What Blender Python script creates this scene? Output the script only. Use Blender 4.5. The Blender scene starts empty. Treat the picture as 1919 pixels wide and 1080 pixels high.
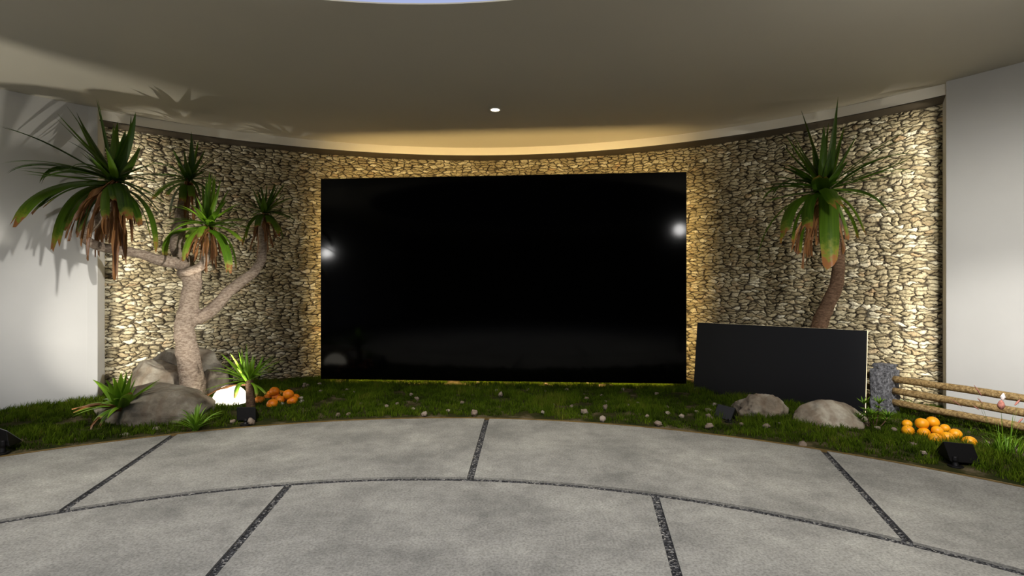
import bpy, math, random
import numpy as np
from mathutils import Vector, noise as mn

random.seed(7)
rng = np.random.default_rng(7)
PI = math.pi
sc = bpy.context.scene
col = sc.collection
F = 960.0
EYE = 1.6


def P(px, py, Y):
    """point of the place at distance Y (metres north of the viewpoint)"""
    return Vector(((px - 959.5) / F * Y, Y, EYE - (py - 540.0) / F * Y))


def G(px, py, z=0.0):
    Y = (EYE - z) * F / (py - 540.0)
    return Vector(((px - 959.5) / F * Y, Y, z))


# ---------------------------------------------------------------- plan
WC = (-0.69, 1.46)        # centre of the curved wall
R_CEIL, R_STONE, R_WHITE = 7.80, 8.14, 7.72
KC, KR = (-0.758, -0.191), 6.48     # edge of the paving
GC, GR = (-0.7255, -0.9787), 5.275  # first ring joint
HC, HB = 4.14, 3.99


def arc(c, r, a):
    return (c[0] + r * math.cos(a), c[1] + r * math.sin(a))


# ---------------------------------------------------------------- object helpers
def tag(o, label=None, cat=None, group=None, kind=None):
    if label: o['label'] = label
    if cat: o['category'] = cat
    if group: o['group'] = group
    if kind: o['kind'] = kind
    return o


def thing(name, base, label, cat, group=None):
    o = bpy.data.objects.new(name, None)
    o.empty_display_size = 0.05
    o.location = base
    col.objects.link(o)
    return tag(o, label, cat, group)


def root_loc(p):
    while p.parent: p = p.parent
    return Vector(p.location)


def mk(name, V, Fc, mat, parent=None, base=None, smooth=True):
    V = np.asarray(V, dtype=float).reshape(-1, 3)
    off = root_loc(parent) if parent else (Vector(base) if base is not None else Vector((0, 0, 0)))
    V = V - np.array(off)
    me = bpy.data.meshes.new(name)
    me.from_pydata(V.tolist(), [], Fc)
    me.materials.append(mat)
    if smooth:
        me.polygons.foreach_set('use_smooth', [True] * len(me.polygons))
    me.update()
    o = bpy.data.objects.new(name, me)
    if parent: o.parent = parent
    else: o.location = off
    col.objects.link(o)
    return o


def fast_mesh(name, V, quads, tris, mat, attr=None):
    me = bpy.data.meshes.new(name)
    nq, nt = len(quads), len(tris)
    me.vertices.add(len(V)); me.vertices.foreach_set('co', V.astype(np.float32).ravel())
    loops = np.concatenate([quads.ravel(), tris.ravel()]).astype(np.int32)
    me.loops.add(len(loops)); me.loops.foreach_set('vertex_index', loops)
    me.polygons.add(nq + nt)
    st = np.concatenate([np.arange(nq) * 4, nq * 4 + np.arange(nt) * 3]).astype(np.int32)
    me.polygons.foreach_set('loop_start', st)
    me.polygons.foreach_set('use_smooth', np.ones(nq + nt, dtype=bool))
    me.materials.append(mat)
    me.update(calc_edges=True)
    if attr is not None:
        a = me.attributes.new('col', 'FLOAT_COLOR', 'POINT')
        a.data.foreach_set('color', attr.astype(np.float32).ravel())
    o = bpy.data.objects.new(name, me)
    col.objects.link(o)
    return o


def bevel(o, w, seg=2):
    m = o.modifiers.new('bevel', 'BEVEL'); m.width = w; m.segments = seg
    m.limit_method = 'ANGLE'; m.angle_limit = math.radians(40)
    return o


def box_vf(c, ax, ay, az):
    """box about c with half-axis vectors"""
    c, ax, ay, az = map(Vector, (c, ax, ay, az))
    V = [c + sx * ax + sy * ay + sz * az for sz in (-1, 1) for sy in (-1, 1) for sx in (-1, 1)]
    Fc = [(0, 2, 3, 1), (4, 5, 7, 6), (0, 1, 5, 4), (2, 6, 7, 3), (0, 4, 6, 2), (1, 3, 7, 5)]
    return V, Fc


def prism_z(poly, z0, z1):
    n = len(poly)
    V = [(x, y, z0) for x, y in poly] + [(x, y, z1) for x, y in poly]
    Fc = [tuple(range(n - 1, -1, -1)), tuple(range(n, 2 * n))]
    Fc += [(i, (i + 1) % n, n + (i + 1) % n, n + i) for i in range(n)]
    return V, Fc


def tube(pts, radii, seg=12, cap=True, rough=0.0, sub=4):
    """smooth tube along points (Catmull-Rom), returns V, F"""
    pts = [Vector(p) for p in pts]
    Q, R = [], []
    n = len(pts)
    for i in range(n - 1):
        p0, p1, p2, p3 = pts[max(i - 1, 0)], pts[i], pts[i + 1], pts[min(i + 2, n - 1)]
        for k in range(sub):
            t = k / sub
            Q.append(0.5 * ((2 * p1) + (p2 - p0) * t + (2 * p0 - 5 * p1 + 4 * p2 - p3) * t * t + (3 * p1 - p0 - 3 * p2 + p3) * t ** 3))
            R.append(radii[i] * (1 - t) + radii[i + 1] * t)
    Q.append(pts[-1]); R.append(radii[-1])
    V, Fc = [], []
    ref = Vector((0.3, -1, 0.2)).normalized()
    for i, q in enumerate(Q):
        T = (Q[min(i + 1, len(Q) - 1)] - Q[max(i - 1, 0)]).normalized()
        A = (ref - T * ref.dot(T)).normalized(); B = T.cross(A); ref = A
        for j in range(seg):
            a = 2 * PI * j / seg
            r = R[i]
            d = A * math.cos(a) + B * math.sin(a)
            if rough: r *= 1 + rough * mn.noise((q + d * 0.1) * 9)
            V.append(q + d * r)
    for i in range(len(Q) - 1):
        for j in range(seg):
            a, b = i * seg + j, i * seg + (j + 1) % seg
            Fc.append((a, b, b + seg, a + seg))
    if cap:
        Fc.append(tuple(range(seg - 1, -1, -1)))
        m = (len(Q) - 1) * seg
        Fc.append(tuple(range(m, m + seg)))
    return V, Fc


def join(parts):
    V, Fc = [], []
    for v, f in parts:
        o = len(V); V += list(v); Fc += [tuple(i + o for i in q) for q in f]
    return V, Fc


def sphere_vf(c, r, nu=24, nv=14, sz=1.0):
    V = [(c[0], c[1], c[2] - r * sz)]
    for i in range(1, nv):
        ph = -PI / 2 + PI * i / nv
        for j in range(nu):
            a = 2 * PI * j / nu
            V.append((c[0] + r * math.cos(ph) * math.cos(a), c[1] + r * math.cos(ph) * math.sin(a), c[2] + r * sz * math.sin(ph)))
    V.append((c[0], c[1], c[2] + r * sz))
    Fc = []
    for j in range(nu): Fc.append((0, 1 + (j + 1) % nu, 1 + j))
    for i in range(nv - 2):
        for j in range(nu):
            a, b = 1 + i * nu + j, 1 + i * nu + (j + 1) % nu
            Fc.append((a, b, b + nu, a + nu))
    t = len(V) - 1; m = 1 + (nv - 2) * nu
    for j in range(nu): Fc.append((m + j, m + (j + 1) % nu, t))
    return V, Fc


# ---------------------------------------------------------------- materials
class NT:
    def __init__(self, name):
        self.m = bpy.data.materials.new(name); self.m.use_nodes = True
        self.t = self.m.node_tree; self.t.nodes.clear()
        self.out = self.n('ShaderNodeOutputMaterial')

    def n(self, typ, **kw):
        nd = self.t.nodes.new(typ)
        for k, v in kw.items():
            if k.startswith('_'): setattr(nd, k[1:], v)
            else: nd.inputs[k.replace('__', ' ')].default_value = v
        return nd

    def l(self, a, b): self.t.links.new(a, b)

    def math(self, op, a, b=None, c=None, clamp=False):
        nd = self.n('ShaderNodeMath', _operation=op, _use_clamp=clamp)
        for i, v in enumerate((a, b, c)):
            if v is None: continue
            if isinstance(v, (int, float)): nd.inputs[i].default_value = v
            else: self.l(v, nd.inputs[i])
        return nd.outputs[0]

    def ramp(self, fac, stops):
        nd = self.n('ShaderNodeValToRGB')
        e = nd.color_ramp.elements
        while len(e) < len(stops): e.new(0.5)
        for q, (p, c) in zip(e, stops): q.position = p; q.color = (*c, 1)
        self.l(fac, nd.inputs[0])
        return nd.outputs[0]

    def mix(self, fac, a, b, mode='MIX'):
        nd = self.n('ShaderNodeMix', _data_type='RGBA', _blend_type=mode)
        for s, v in ((0, fac), (6, a), (7, b)):
            if isinstance(v, (int, float)): nd.inputs[s].default_value = v
            elif isinstance(v, tuple): nd.inputs[s].default_value = (*v, 1)
            else: self.l(v, nd.inputs[s])
        return nd.outputs[2]

    def noise(self, vec, scale, detail=4, rough=0.55, dim='3D'):
        nd = self.n('ShaderNodeTexNoise', _noise_dimensions=dim)
        nd.inputs['Scale'].default_value = scale; nd.inputs['Detail'].default_value = detail
        nd.inputs['Roughness'].default_value = rough
        if vec is not None: self.l(vec, nd.inputs['Vector'])
        return nd.outputs[0]

    def smooth(self, v, a, b):
        nd = self.n('ShaderNodeMapRange', _interpolation_type='SMOOTHSTEP')
        nd.inputs[1].default_value = a; nd.inputs[2].default_value = b
        self.l(v, nd.inputs[0])
        return nd.outputs[0]

    def bsdf(self, color, rough=0.7, spec=0.4, bump=None, bstr=0.3, bdist=0.01, **kw):
        b = self.n('ShaderNodeBsdfPrincipled')
        for s, v in (('Base Color', color), ('Roughness', rough)):
            if isinstance(v, (int, float)): b.inputs[s].default_value = v
            elif isinstance(v, tuple): b.inputs[s].default_value = (*v, 1)
            else: self.l(v, b.inputs[s])
        b.inputs['Specular IOR Level'].default_value = spec
        for k, v in kw.items(): b.inputs[k.replace('__', ' ')].default_value = v
        if bump is not None:
            bn = self.n('ShaderNodeBump', Strength=bstr, Distance=bdist)
            self.l(bump, bn.inputs['Height']); self.l(bn.outputs[0], b.inputs['Normal'])
        self.l(b.outputs[0], self.out.inputs[0])
        return b


def obj_co(m): return m.n('ShaderNodeNewGeometry').outputs['Position']


def simple(name, c, rough=0.6, spec=0.4, var=0.08, scale=6, bumps=0.0, **kw):
    m = NT(name); co = obj_co(m)
    nz = m.noise(co, scale, 5)
    c2 = tuple(min(1, x * (1 + var)) for x in c); c1 = tuple(x * (1 - var) for x in c)
    cl = m.ramp(nz, [(0.35, c1), (0.65, c2)])
    m.bsdf(cl, rough, spec, nz if bumps else None, bumps, 0.01, **kw)
    return m.m


def emit(name, c, s):
    m = NT(name); e = m.n('ShaderNodeEmission', Strength=s); e.inputs[0].default_value = (*c, 1)
    m.l(e.outputs[0], m.out.inputs[0]); return m.m


M = {}
M['white'] = simple('white_plaster', (0.53, 0.52, 0.49), 0.65, 0.3, 0.03, 1.2)
M['ceil'] = simple('ceiling_paint', (0.48, 0.445, 0.36), 0.6, 0.25, 0.02, 0.8)
M['bulk'] = simple('cream_paint', (0.80, 0.75, 0.64), 0.6, 0.25, 0.02, 2)
M['dark_trim'] = simple('bronze_trim', (0.060, 0.048, 0.034), 0.55, 0.3, 0.05, 8)
M['dark_wall'] = simple('dark_panelling', (0.012, 0.012, 0.012), 0.7, 0.2, 0.1, 3)
M['black_metal'] = simple('black_powder_coat', (0.005, 0.0045, 0.0045), 0.5, 0.25, 0.15, 30)
M['black_back'] = simple('black_casing', (0.012, 0.012, 0.012), 0.5, 0.3, 0.1, 20)
M['steel'] = simple('brass_edging', (0.30, 0.20, 0.07), 0.4, 0.5, 0.2, 10, Metallic=0.6)
M['led'] = emit('warm_led', (1.0, 0.72, 0.32), 3.0)
M['led_small'] = emit('warm_led_rim', (1.0, 0.80, 0.48), 2.2)
M['globe'] = emit('floodlit_rock_glow', (1.0, 0.92, 0.74), 2.6)  # glow put into a rock that is only lit by the floodlight
M['downlight'] = emit('downlight_lens', (1.0, 0.90, 0.66), 10.0)
M['glass_lens'] = simple('flood_lens', (0.25, 0.25, 0.25), 0.1, 0.6, 0.05, 30)


def screen_mat(name, rough, spec, base):
    m = NT(name)
    m.bsdf(base, rough, spec)
    return m.m


M['screen'] = screen_mat('black_glass', 0.09, 0.16, (0.0012, 0.0012, 0.0011))
M['screen2'] = screen_mat('black_satin', 0.40, 0.42, (0.0025, 0.0022, 0.002))


def stone_wall_mat():
    m = NT('dry_stone')
    uv = m.n('ShaderNodeUVMap', _uv_map='UVMap').outputs[0]
    # wander of the courses
    nz = m.n('ShaderNodeTexNoise', _noise_dimensions='2D', Scale=2.2, Detail=3.0)
    m.l(uv, nz.inputs['Vector'])
    sub = m.n('ShaderNodeVectorMath', _operation='SUBTRACT'); m.l(nz.outputs[1], sub.inputs[0]); sub.inputs[1].default_value = (0.5, 0.5, 0.5)
    sca = m.n('ShaderNodeVectorMath', _operation='SCALE'); sca.inputs['Scale'].default_value = 0.11; m.l(sub.outputs[0], sca.inputs[0])
    nz2 = m.n('ShaderNodeTexNoise', _noise_dimensions='2D', Scale=16.0, Detail=3.0); m.l(uv, nz2.inputs['Vector'])
    sub2 = m.n('ShaderNodeVectorMath', _operation='SUBTRACT'); m.l(nz2.outputs[1], sub2.inputs[0]); sub2.inputs[1].default_value = (0.5, 0.5, 0.5)
    sca2 = m.n('ShaderNodeVectorMath', _operation='SCALE'); sca2.inputs['Scale'].default_value = 0.045; m.l(sub2.outputs[0], sca2.inputs[0])
    ad = m.n('ShaderNodeVectorMath', _operation='ADD'); m.l(uv, ad.inputs[0]); m.l(sca.outputs[0], ad.inputs[1])
    ad2 = m.n('ShaderNodeVectorMath', _operation='ADD'); m.l(ad.outputs[0], ad2.inputs[0]); m.l(sca2.outputs[0], ad2.inputs[1])
    st = m.n('ShaderNodeVectorMath', _operation='MULTIPLY'); m.l(ad2.outputs[0], st.inputs[0]); st.inputs[1].default_value = (7.6, 21.0, 1)
    ve = m.n('ShaderNodeTexVoronoi', _voronoi_dimensions='2D', _feature='DISTANCE_TO_EDGE', Scale=1.0, Randomness=0.92); m.l(st.outputs[0], ve.inputs['Vector'])
    vc = m.n('ShaderNodeTexVoronoi', _voronoi_dimensions='2D', _feature='F1', Scale=1.0, Randomness=0.92); m.l(st.outputs[0], vc.inputs['Vector'])
    edge = ve.outputs['Distance']
    sep = m.n('ShaderNodeSeparateColor'); m.l(vc.outputs['Color'], sep.inputs[0])
    rA, rB, rC = sep.outputs
    f1 = vc.outputs['Distance']
    rnd = m.smooth(m.math('MULTIPLY_ADD', f1, -1.0, m.math('MULTIPLY_ADD', rB, 0.14, 0.66)), 0.0, 0.20)
    body = m.math('MULTIPLY', m.math('POWER', m.smooth(edge, -0.02, 0.30), 0.7), m.math('MULTIPLY_ADD', rnd, 0.6, 0.4))
    body = m.math('MULTIPLY', body, m.math('MULTIPLY_ADD', m.math('MULTIPLY', f1, f1), -0.9, 1.15))
    fine = m.noise(uv, 34, 6, 0.65, '2D')
    mid = m.noise(uv, 11, 4, 0.6, '2D')
    stone = m.ramp(rA, [(0.0, (0.27, 0.225, 0.135)), (0.3, (0.37, 0.315, 0.195)), (0.6, (0.44, 0.385, 0.25)), (0.85, (0.53, 0.475, 0.33)), (0.97, (0.72, 0.67, 0.51))])
    rust = m.mix(m.smooth(m.math('MULTIPLY', m.noise(uv, 4.0, 3, 0.6, '2D'), rB), 0.38, 0.70), stone, (0.45, 0.33, 0.19))
    fm = m.math('MULTIPLY_ADD', fine, 1.9, 0.05)
    cmb = m.n('ShaderNodeCombineColor')
    for i in range(3): m.l(fm, cmb.inputs[i])
    sc_ = m.mix(0.75, rust, cmb.outputs[0], 'MULTIPLY')
    joint = m.smooth(m.math('ADD', edge, m.math('MULTIPLY', m.math('SUBTRACT', mid, 0.5), 0.25)), 0.00, 0.12)
    joint = m.math('MULTIPLY', joint, m.math('MULTIPLY_ADD', rnd, 0.75, 0.25))
    c = m.mix(joint, (0.035, 0.026, 0.016), sc_)
    h = m.math('MULTIPLY', body, m.math('MULTIPLY_ADD', rC, 0.5, 0.6))
    h = m.math('ADD', h, m.math('MULTIPLY', mid, 0.9))
    h = m.math('ADD', h, m.math('MULTIPLY', fine, 0.40))
    b = m.bsdf(c, 0.85, 0.25)
    d = m.n('ShaderNodeDisplacement', Scale=0.027, Midlevel=1.1)
    m.l(h, d.inputs['Height']); m.l(d.outputs[0], m.out.inputs['Displacement'])
    m.m.displacement_method = 'BOTH'
    return m.m


def paving_mat():
    m = NT('concrete_paving'); co = obj_co(m)
    big = m.noise(co, 1.5, 6, 0.62); midn = m.noise(co, 7, 8, 0.75); fine = m.noise(co, 60, 6, 0.7)
    c = m.ramp(big, [(0.33, (0.235, 0.23, 0.205)), (0.5, (0.33, 0.32, 0.285)), (0.68, (0.42, 0.41, 0.36))])
    c = m.mix(0.75, c, m.ramp(midn, [(0.32, (0.62, 0.62, 0.62)), (0.66, (1.0, 1.0, 1.0))]), 'MULTIPLY')
    c = m.mix(0.75, c, m.ramp(fine, [(0.36, (0.42, 0.42, 0.41)), (0.58, (1.0, 1.0, 1.0))]), 'MULTIPLY')
    m.bsdf(c, 0.78, 0.3, fine, 0.35, 0.006)
    return m.m


def gravel_mat():
    m = NT('joint_gravel'); co = obj_co(m)
    v = m.n('ShaderNodeTexVoronoi', Scale=75.0); m.l(co, v.inputs['Vector'])
    s = m.n('ShaderNodeSeparateColor'); m.l(v.outputs['Color'], s.inputs[0])
    c = m.ramp(s.outputs[0], [(0.0, (0.012, 0.012, 0.013)), (0.6, (0.05, 0.05, 0.052)), (0.85, (0.15, 0.15, 0.15)), (1.0, (0.40, 0.38, 0.34))])
    m.bsdf(c, 0.8, 0.3, v.outputs['Distance'], 1.0, 0.02)
    return m.m


def soil_mat():
    m = NT('mossy_soil'); co = obj_co(m)
    a = m.noise(co, 3.2, 6, 0.6); b = m.noise(co, 40, 4, 0.7)
    c = m.ramp(a, [(0.35, (0.022, 0.030, 0.006)), (0.52, (0.045, 0.042, 0.012)), (0.66, (0.16, 0.125, 0.07))])
    c = m.mix(0.7, c, m.ramp(b, [(0.3, (0.45, 0.45, 0.45)), (0.7, (1.0, 1.0, 1.0))]), 'MULTIPLY')
    m.bsdf(c, 0.95, 0.1, b, 0.8, 0.02)
    return m.m


def grass_mat():
    m = NT('grass_blade')
    at = m.n('ShaderNodeAttribute', _attribute_name='col')
    s = m.n('ShaderNodeSeparateColor'); m.l(at.outputs['Color'], s.inputs[0])
    t, r, k = s.outputs
    c = m.ramp(r, [(0.0, (0.016, 0.030, 0.003)), (0.4, (0.055, 0.098, 0.005)), (0.7, (0.115, 0.180, 0.009)), (0.9, (0.15, 0.15, 0.022))])
    c = m.mix(m.math('MULTIPLY', t, 0.35), c, (0.12, 0.17, 0.02))
    d = m.n('ShaderNodeBsdfDiffuse'); m.l(c, d.inputs[0])
    tr = m.n('ShaderNodeBsdfTranslucent'); m.l(c, tr.inputs[0])
    mx = m.n('ShaderNodeMixShader', Fac=0.3); m.l(d.outputs[0], mx.inputs[1]); m.l(tr.outputs[0], mx.inputs[2])
    m.l(mx.outputs[0], m.out.inputs[0])
    return m.m


def leaf_mat(name, dark=(0.011, 0.042, 0.003), light=(0.125, 0.235, 0.010), yellow=(0.30, 0.32, 0.04)):
    m = NT(name); co = obj_co(m)
    at = m.n('ShaderNodeAttribute', _attribute_name='col')
    s = m.n('ShaderNodeSeparateColor'); m.l(at.outputs['Color'], s.inputs[0])
    t, ty, r = s.outputs; u = at.outputs['Alpha']
    cmb = m.n('ShaderNodeCombineXYZ'); m.l(u, cmb.inputs[0]); m.l(m.math('MULTIPLY', t, 0.25), cmb.inputs[1]); m.l(m.math('MULTIPLY', r, 17), cmb.inputs[2])
    stripe = m.noise(cmb.outputs[0], 9, 3, 0.6)
    patch = m.noise(co, 14, 3, 0.6)
    g = m.mix(m.math('ADD', m.math('MULTIPLY', r, 0.5), m.math('MULTIPLY', m.math('SUBTRACT', stripe, 0.3), 0.9), clamp=True), dark, light)
    straps = m.math('GREATER_THAN', ty, 0.25)
    yel = m.math('MULTIPLY', m.smooth(m.math('MULTIPLY_ADD', patch, 0.30, t), 0.98, 1.16), m.math('MULTIPLY_ADD', straps, 0.75, 0.1))
    g = m.mix(yel, g, yellow)
    br = m.math('MULTIPLY', m.smooth(m.math('MULTIPLY_ADD', patch, 0.28, t), 1.07, 1.13), m.math('MULTIPLY_ADD', straps, 0.8, 0.2))
    g = m.mix(br, g, (0.30, 0.12, 0.035))
    dead = m.ramp(stripe, [(0.3, (0.07, 0.028, 0.010)), (0.5, (0.24, 0.105, 0.035)), (0.7, (0.42, 0.22, 0.09))])
    g = m.mix(m.math('GREATER_THAN', ty, 0.75), g, dead)
    b = m.n('ShaderNodeBsdfPrincipled', Roughness=0.38); b.inputs['Specular IOR Level'].default_value = 0.4
    m.l(g, b.inputs['Base Color'])
    bn = m.n('ShaderNodeBump', Strength=0.35, Distance=0.004); m.l(stripe, bn.inputs['Height']); m.l(bn.outputs[0], b.inputs['Normal'])
    tr = m.n('ShaderNodeBsdfTranslucent'); m.l(g, tr.inputs[0])
    mx = m.n('ShaderNodeMixShader', Fac=0.22); m.l(b.outputs[0], mx.inputs[1]); m.l(tr.outputs[0], mx.inputs[2])
    m.l(mx.outputs[0], m.out.inputs[0])
    return m.m


def bark_mat(name, c1, c2, sc_=1.0):
    m = NT(name); co = obj_co(m)
    mp = m.n('ShaderNodeMapping'); mp.inputs['Scale'].default_value = (1, 1, 2.2); m.l(co, mp.inputs[0])
    a = m.noise(mp.outputs[0], 22 * sc_, 7, 0.72); b = m.noise(co, 3, 3)
    c = m.ramp(a, [(0.36, c1), (0.62, c2)])
    c = m.mix(m.math('MULTIPLY', b, 0.5), c, tuple(x * 0.55 for x in c1))
    m.bsdf(c, 0.85, 0.2, a, 0.9, 0.02)
    return m.m


def rock_mat(name, tint=(1, 1, 1)):
    m = NT(name); co = obj_co(m)
    a = m.noise(co, 3.0, 9, 0.62); b = m.noise(co, 26, 8, 0.75)
    w = m.n('ShaderNodeTexWave', Scale=1.6, Distortion=9.0, Detail=4.0); m.l(co, w.inputs['Vector'])
    f = lambda c: tuple(x * y for x, y in zip(c, tint))
    c = m.ramp(a, [(0.3, f((0.115, 0.085, 0.060))), (0.5, f((0.25, 0.205, 0.155))), (0.68, f((0.42, 0.37, 0.30)))])
    c = m.mix(m.math('MULTIPLY', m.smooth(w.outputs[1], 0.55, 0.95), 0.30), c, f((0.14, 0.085, 0.05)))
    c = m.mix(0.6, c, m.ramp(b, [(0.3, (0.55, 0.55, 0.55)), (0.7, (1.0, 1.0, 1.0))]), 'MULTIPLY')
    m.bsdf(c, 0.85, 0.25, b, 0.7, 0.02)
    return m.m


def fruit_mat(name, c1, c2):
    m = NT(name); co = obj_co(m)
    a = m.noise(co, 16, 3); v = m.noise(co, 260, 2, 0.5)
    c = m.ramp(a, [(0.35, c1), (0.65, c2)])
    m.bsdf(c, 0.42, 0.4, v, 0.35, 0.003)
    return m.m


def log_mat():
    m = NT('peeled_log'); co = obj_co(m)
    mp = m.n('ShaderNodeMapping'); mp.inputs['Rotation'].default_value = (0, 0, math.radians(66)); mp.inputs['Scale'].default_value = (3.0, 14, 14); m.l(co, mp.inputs[0])
    a = m.noise(mp.outputs[0], 3.0, 8, 0.72); b = m.noise(co, 42, 6, 0.7)
    c = m.ramp(a, [(0.3, (0.12, 0.065, 0.02)), (0.5, (0.36, 0.24, 0.095)), (0.7, (0.52, 0.39, 0.19))])
    c = m.mix(0.75, c, m.ramp(b, [(0.38, (0.28, 0.24, 0.20)), (0.6, (1.0, 1.0, 1.0))]), 'MULTIPLY')
    m.bsdf(c, 0.75, 0.25, b, 0.8, 0.01)
    return m.m


def granite_mat():
    m = NT('rough_granite'); co = obj_co(m)
    a = m.noise(co, 34, 8, 0.7); b = m.noise(co, 8, 4)
    c = m.ramp(a, [(0.36, (0.05, 0.051, 0.056)), (0.5, (0.20, 0.20, 0.21)), (0.64, (0.46, 0.46, 0.48))])
    m.bsdf(c, 0.85, 0.3, a, 1.0, 0.03)
    return m.m


M['stone'] = stone_wall_mat(); M['paving'] = paving_mat(); M['gravel'] = gravel_mat(); M['soil'] = soil_mat()
M['grass'] = grass_mat(); M['leaf'] = leaf_mat('screw_pine_leaf')
M['leaf_bright'] = leaf_mat('bright_leaf', (0.050, 0.14, 0.006), (0.29, 0.50, 0.03), (0.45, 0.45, 0.10))
M['bark'] = bark_mat('pale_bark', (0.21, 0.145, 0.10), (0.62, 0.50, 0.38))
M['bark_dark'] = bark_mat('brown_bark', (0.085, 0.045, 0.024), (0.25, 0.155, 0.095))
M['rock'] = rock_mat('boulder_stone', (1.05, 1.10, 1.08)); M['rock_pale'] = rock_mat('pale_boulder', (1.42, 1.46, 1.42))
M['pebble'] = rock_mat('pebble_stone', (1.25, 1.2, 1.2))
M['orange'] = fruit_mat('orange_peel', (0.72, 0.17, 0.004), (0.86, 0.26, 0.006))
M['orange_lit'] = fruit_mat('lit_orange_peel', (0.85, 0.30, 0.004), (0.92, 0.40, 0.006))  # orange peel made yellower and brighter to carry the strong light on it
M['stalk'] = simple('green_stalk', (0.10, 0.18, 0.02), 0.6, 0.3)
M['log'] = log_mat(); M['granite'] = granite_mat()
M['plume'] = simple('pink_seed_head', (0.42, 0.17, 0.13), 0.8, 0.2, 0.3, 60)
M['plume_w'] = simple('white_seed_tuft', (0.75, 0.66, 0.62), 0.8, 0.2, 0.2, 60)

# ---------------------------------------------------------------- paving
floor_root = bpy.data.objects.new('floor', None); col.objects.link(floor_root)
tag(floor_root, kind='structure')
fl = []
J = 0.03


def slab(c1, r1, a1, a2, c2, r2, b1, b2):
    """paving slab between two (not concentric) rings; angles of the joint centre lines on each"""
    n = 26
    o1, o2 = J / r1, J / max(r2, .01)
    outer = [arc(c1, r1, a1 + o1 + (a2 - a1 - 2 * o1) * i / n) for i in range(n + 1)]
    inner = [arc(c2, r2, b1 + o2 + (b2 - b1 - 2 * o2) * i / n) for i in range(n + 1)]
    V, Fc = [], []
    K = 4
    for i in range(n + 1):
        for k in range(K + 1):
            t = k / K
            V.append((outer[i][0] * (1 - t) + inner[i][0] * t, outer[i][1] * (1 - t) + inner[i][1] * t, 0))
    for i in range(n):
        for k in range(K):
            a = i * (K + 1) + k
            Fc.append((a, a + 1, a + K + 2, a + K + 1))
    # skirt
    loop = [i * (K + 1) for i in range(n + 1)] + [n * (K + 1) + k for k in range(1, K + 1)] + \
           [i * (K + 1) + K for i in range(n - 1, -1, -1)] + [k for k in range(K - 1, 0, -1)]
    base = len(V)
    for li in loop:
        x, y, z = V[li]; V.append((x, y, -0.05))
    m = len(loop)
    for i in range(m):
        Fc.append((loop[i], base + i, base + (i + 1) % m, loop[(i + 1) % m]))
    return V, Fc


def ang(c, p): return math.atan2(p[1] - c[1], p[0] - c[0])


def joint(po, pi_, co_, ci_):
    return ang(co_, G(*po)), ang(ci_, G(*pi_))


jo = [joint((1542, 849), (1700, 1018), KC, GC), joint((913, 784), (881, 897), KC, GC), joint((324, 819), (118, 958), KC, GC)]
sp = math.radians(41)
jo = [(jo[0][0] - sp * 1.0, jo[0][1] - sp * 1.05)] + jo + [(jo[2][0] + sp, jo[2][1] + sp)]
jo = [(jo[0][0] - sp, jo[0][1] - sp)] + jo + [(jo[-1][0] + sp, jo[-1][1] + sp)]
a0 = jo[-1]; rem0 = (jo[0][0] + 2 * PI - a0[0]) / 2; rem1 = (jo[0][1] + 2 * PI - a0[1]) / 2
jo += [(a0[0] + rem0, a0[1] + rem1), (jo[0][0] + 2 * PI, jo[0][1] + 2 * PI)]
G2 = 3.28
for (a, b), (c, d) in zip(jo[:-1], jo[1:]):
    fl.append(slab(KC, KR - 0.004, a, c, GC, GR + .042, b, d))
p1, q1 = G(1228, 931), G(1268, 1080); p2, q2 = G(541, 909), G(395, 1080)


def extend(p, q, r):
    d = (q - p).normalized(); s = 0
    while math.hypot(p[0] + d[0] * s - GC[0], p[1] + d[1] * s - GC[1]) > r and s < 5: s += .005
    return (p[0] + d[0] * s, p[1] + d[1] * s)


ji = [(ang(GC, p1), ang(GC, extend(p1, q1, G2))), (ang(GC, p2), ang(GC, extend(p2, q2, G2)))]
st_ = ji[1][0] - ji[0][0]; st2 = math.radians(52)
ji = [(ji[0][0] - st_, ji[0][1] - st2)] + ji + [(ji[1][0] + st_, ji[1][1] + st2)]
nrem = 4
A0 = ji[-1]; tot0 = ji[0][0] + 2 * PI - A0[0]; tot1 = ji[0][1] + 2 * PI - A0[1]
ji += [(A0[0] + tot0 * (i + 1) / nrem, A0[1] + tot1 * (i + 1) / nrem) for i in range(nrem)]
for (a, b), (c, d) in zip(ji[:-1], ji[1:]):
    fl.append(slab(GC, GR - .042, a, c, GC, G2 + J, b, d))
for i in range(4):
    a = i * PI / 2 + 0.3
    fl.append(slab(GC, G2 - J, a, a + PI / 2, GC, 0.05, a, a + PI / 2))
for v, f in fl:
    o = mk('paving_slab', v, f, M['paving'], floor_root, smooth=False)
gp = [arc(KC, KR - 0.002, 2 * PI * i / 160) for i in range(160)]
v, f = prism_z(gp, -0.08, -0.016)
mk('gravel_bed', v, f, M['gravel'], floor_root, smooth=False)
# edging strip
n = 240
V, Fc = [], []
for i in range(n):
    a = 2 * PI * i / n
    for r, z in ((KR, -0.06), (KR, 0.010), (KR + 0.012, 0.010), (KR + 0.012, -0.06)):
        V.append((*arc(KC, r, a), z))
for i in range(n):
    for k in range(3):
        a, b = i * 4 + k, ((i + 1) % n) * 4 + k
        Fc.append((a, b, b + 1, a + 1))
tag(mk('trim_1', V, Fc, M['steel'], smooth=False), kind='structure')


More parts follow.
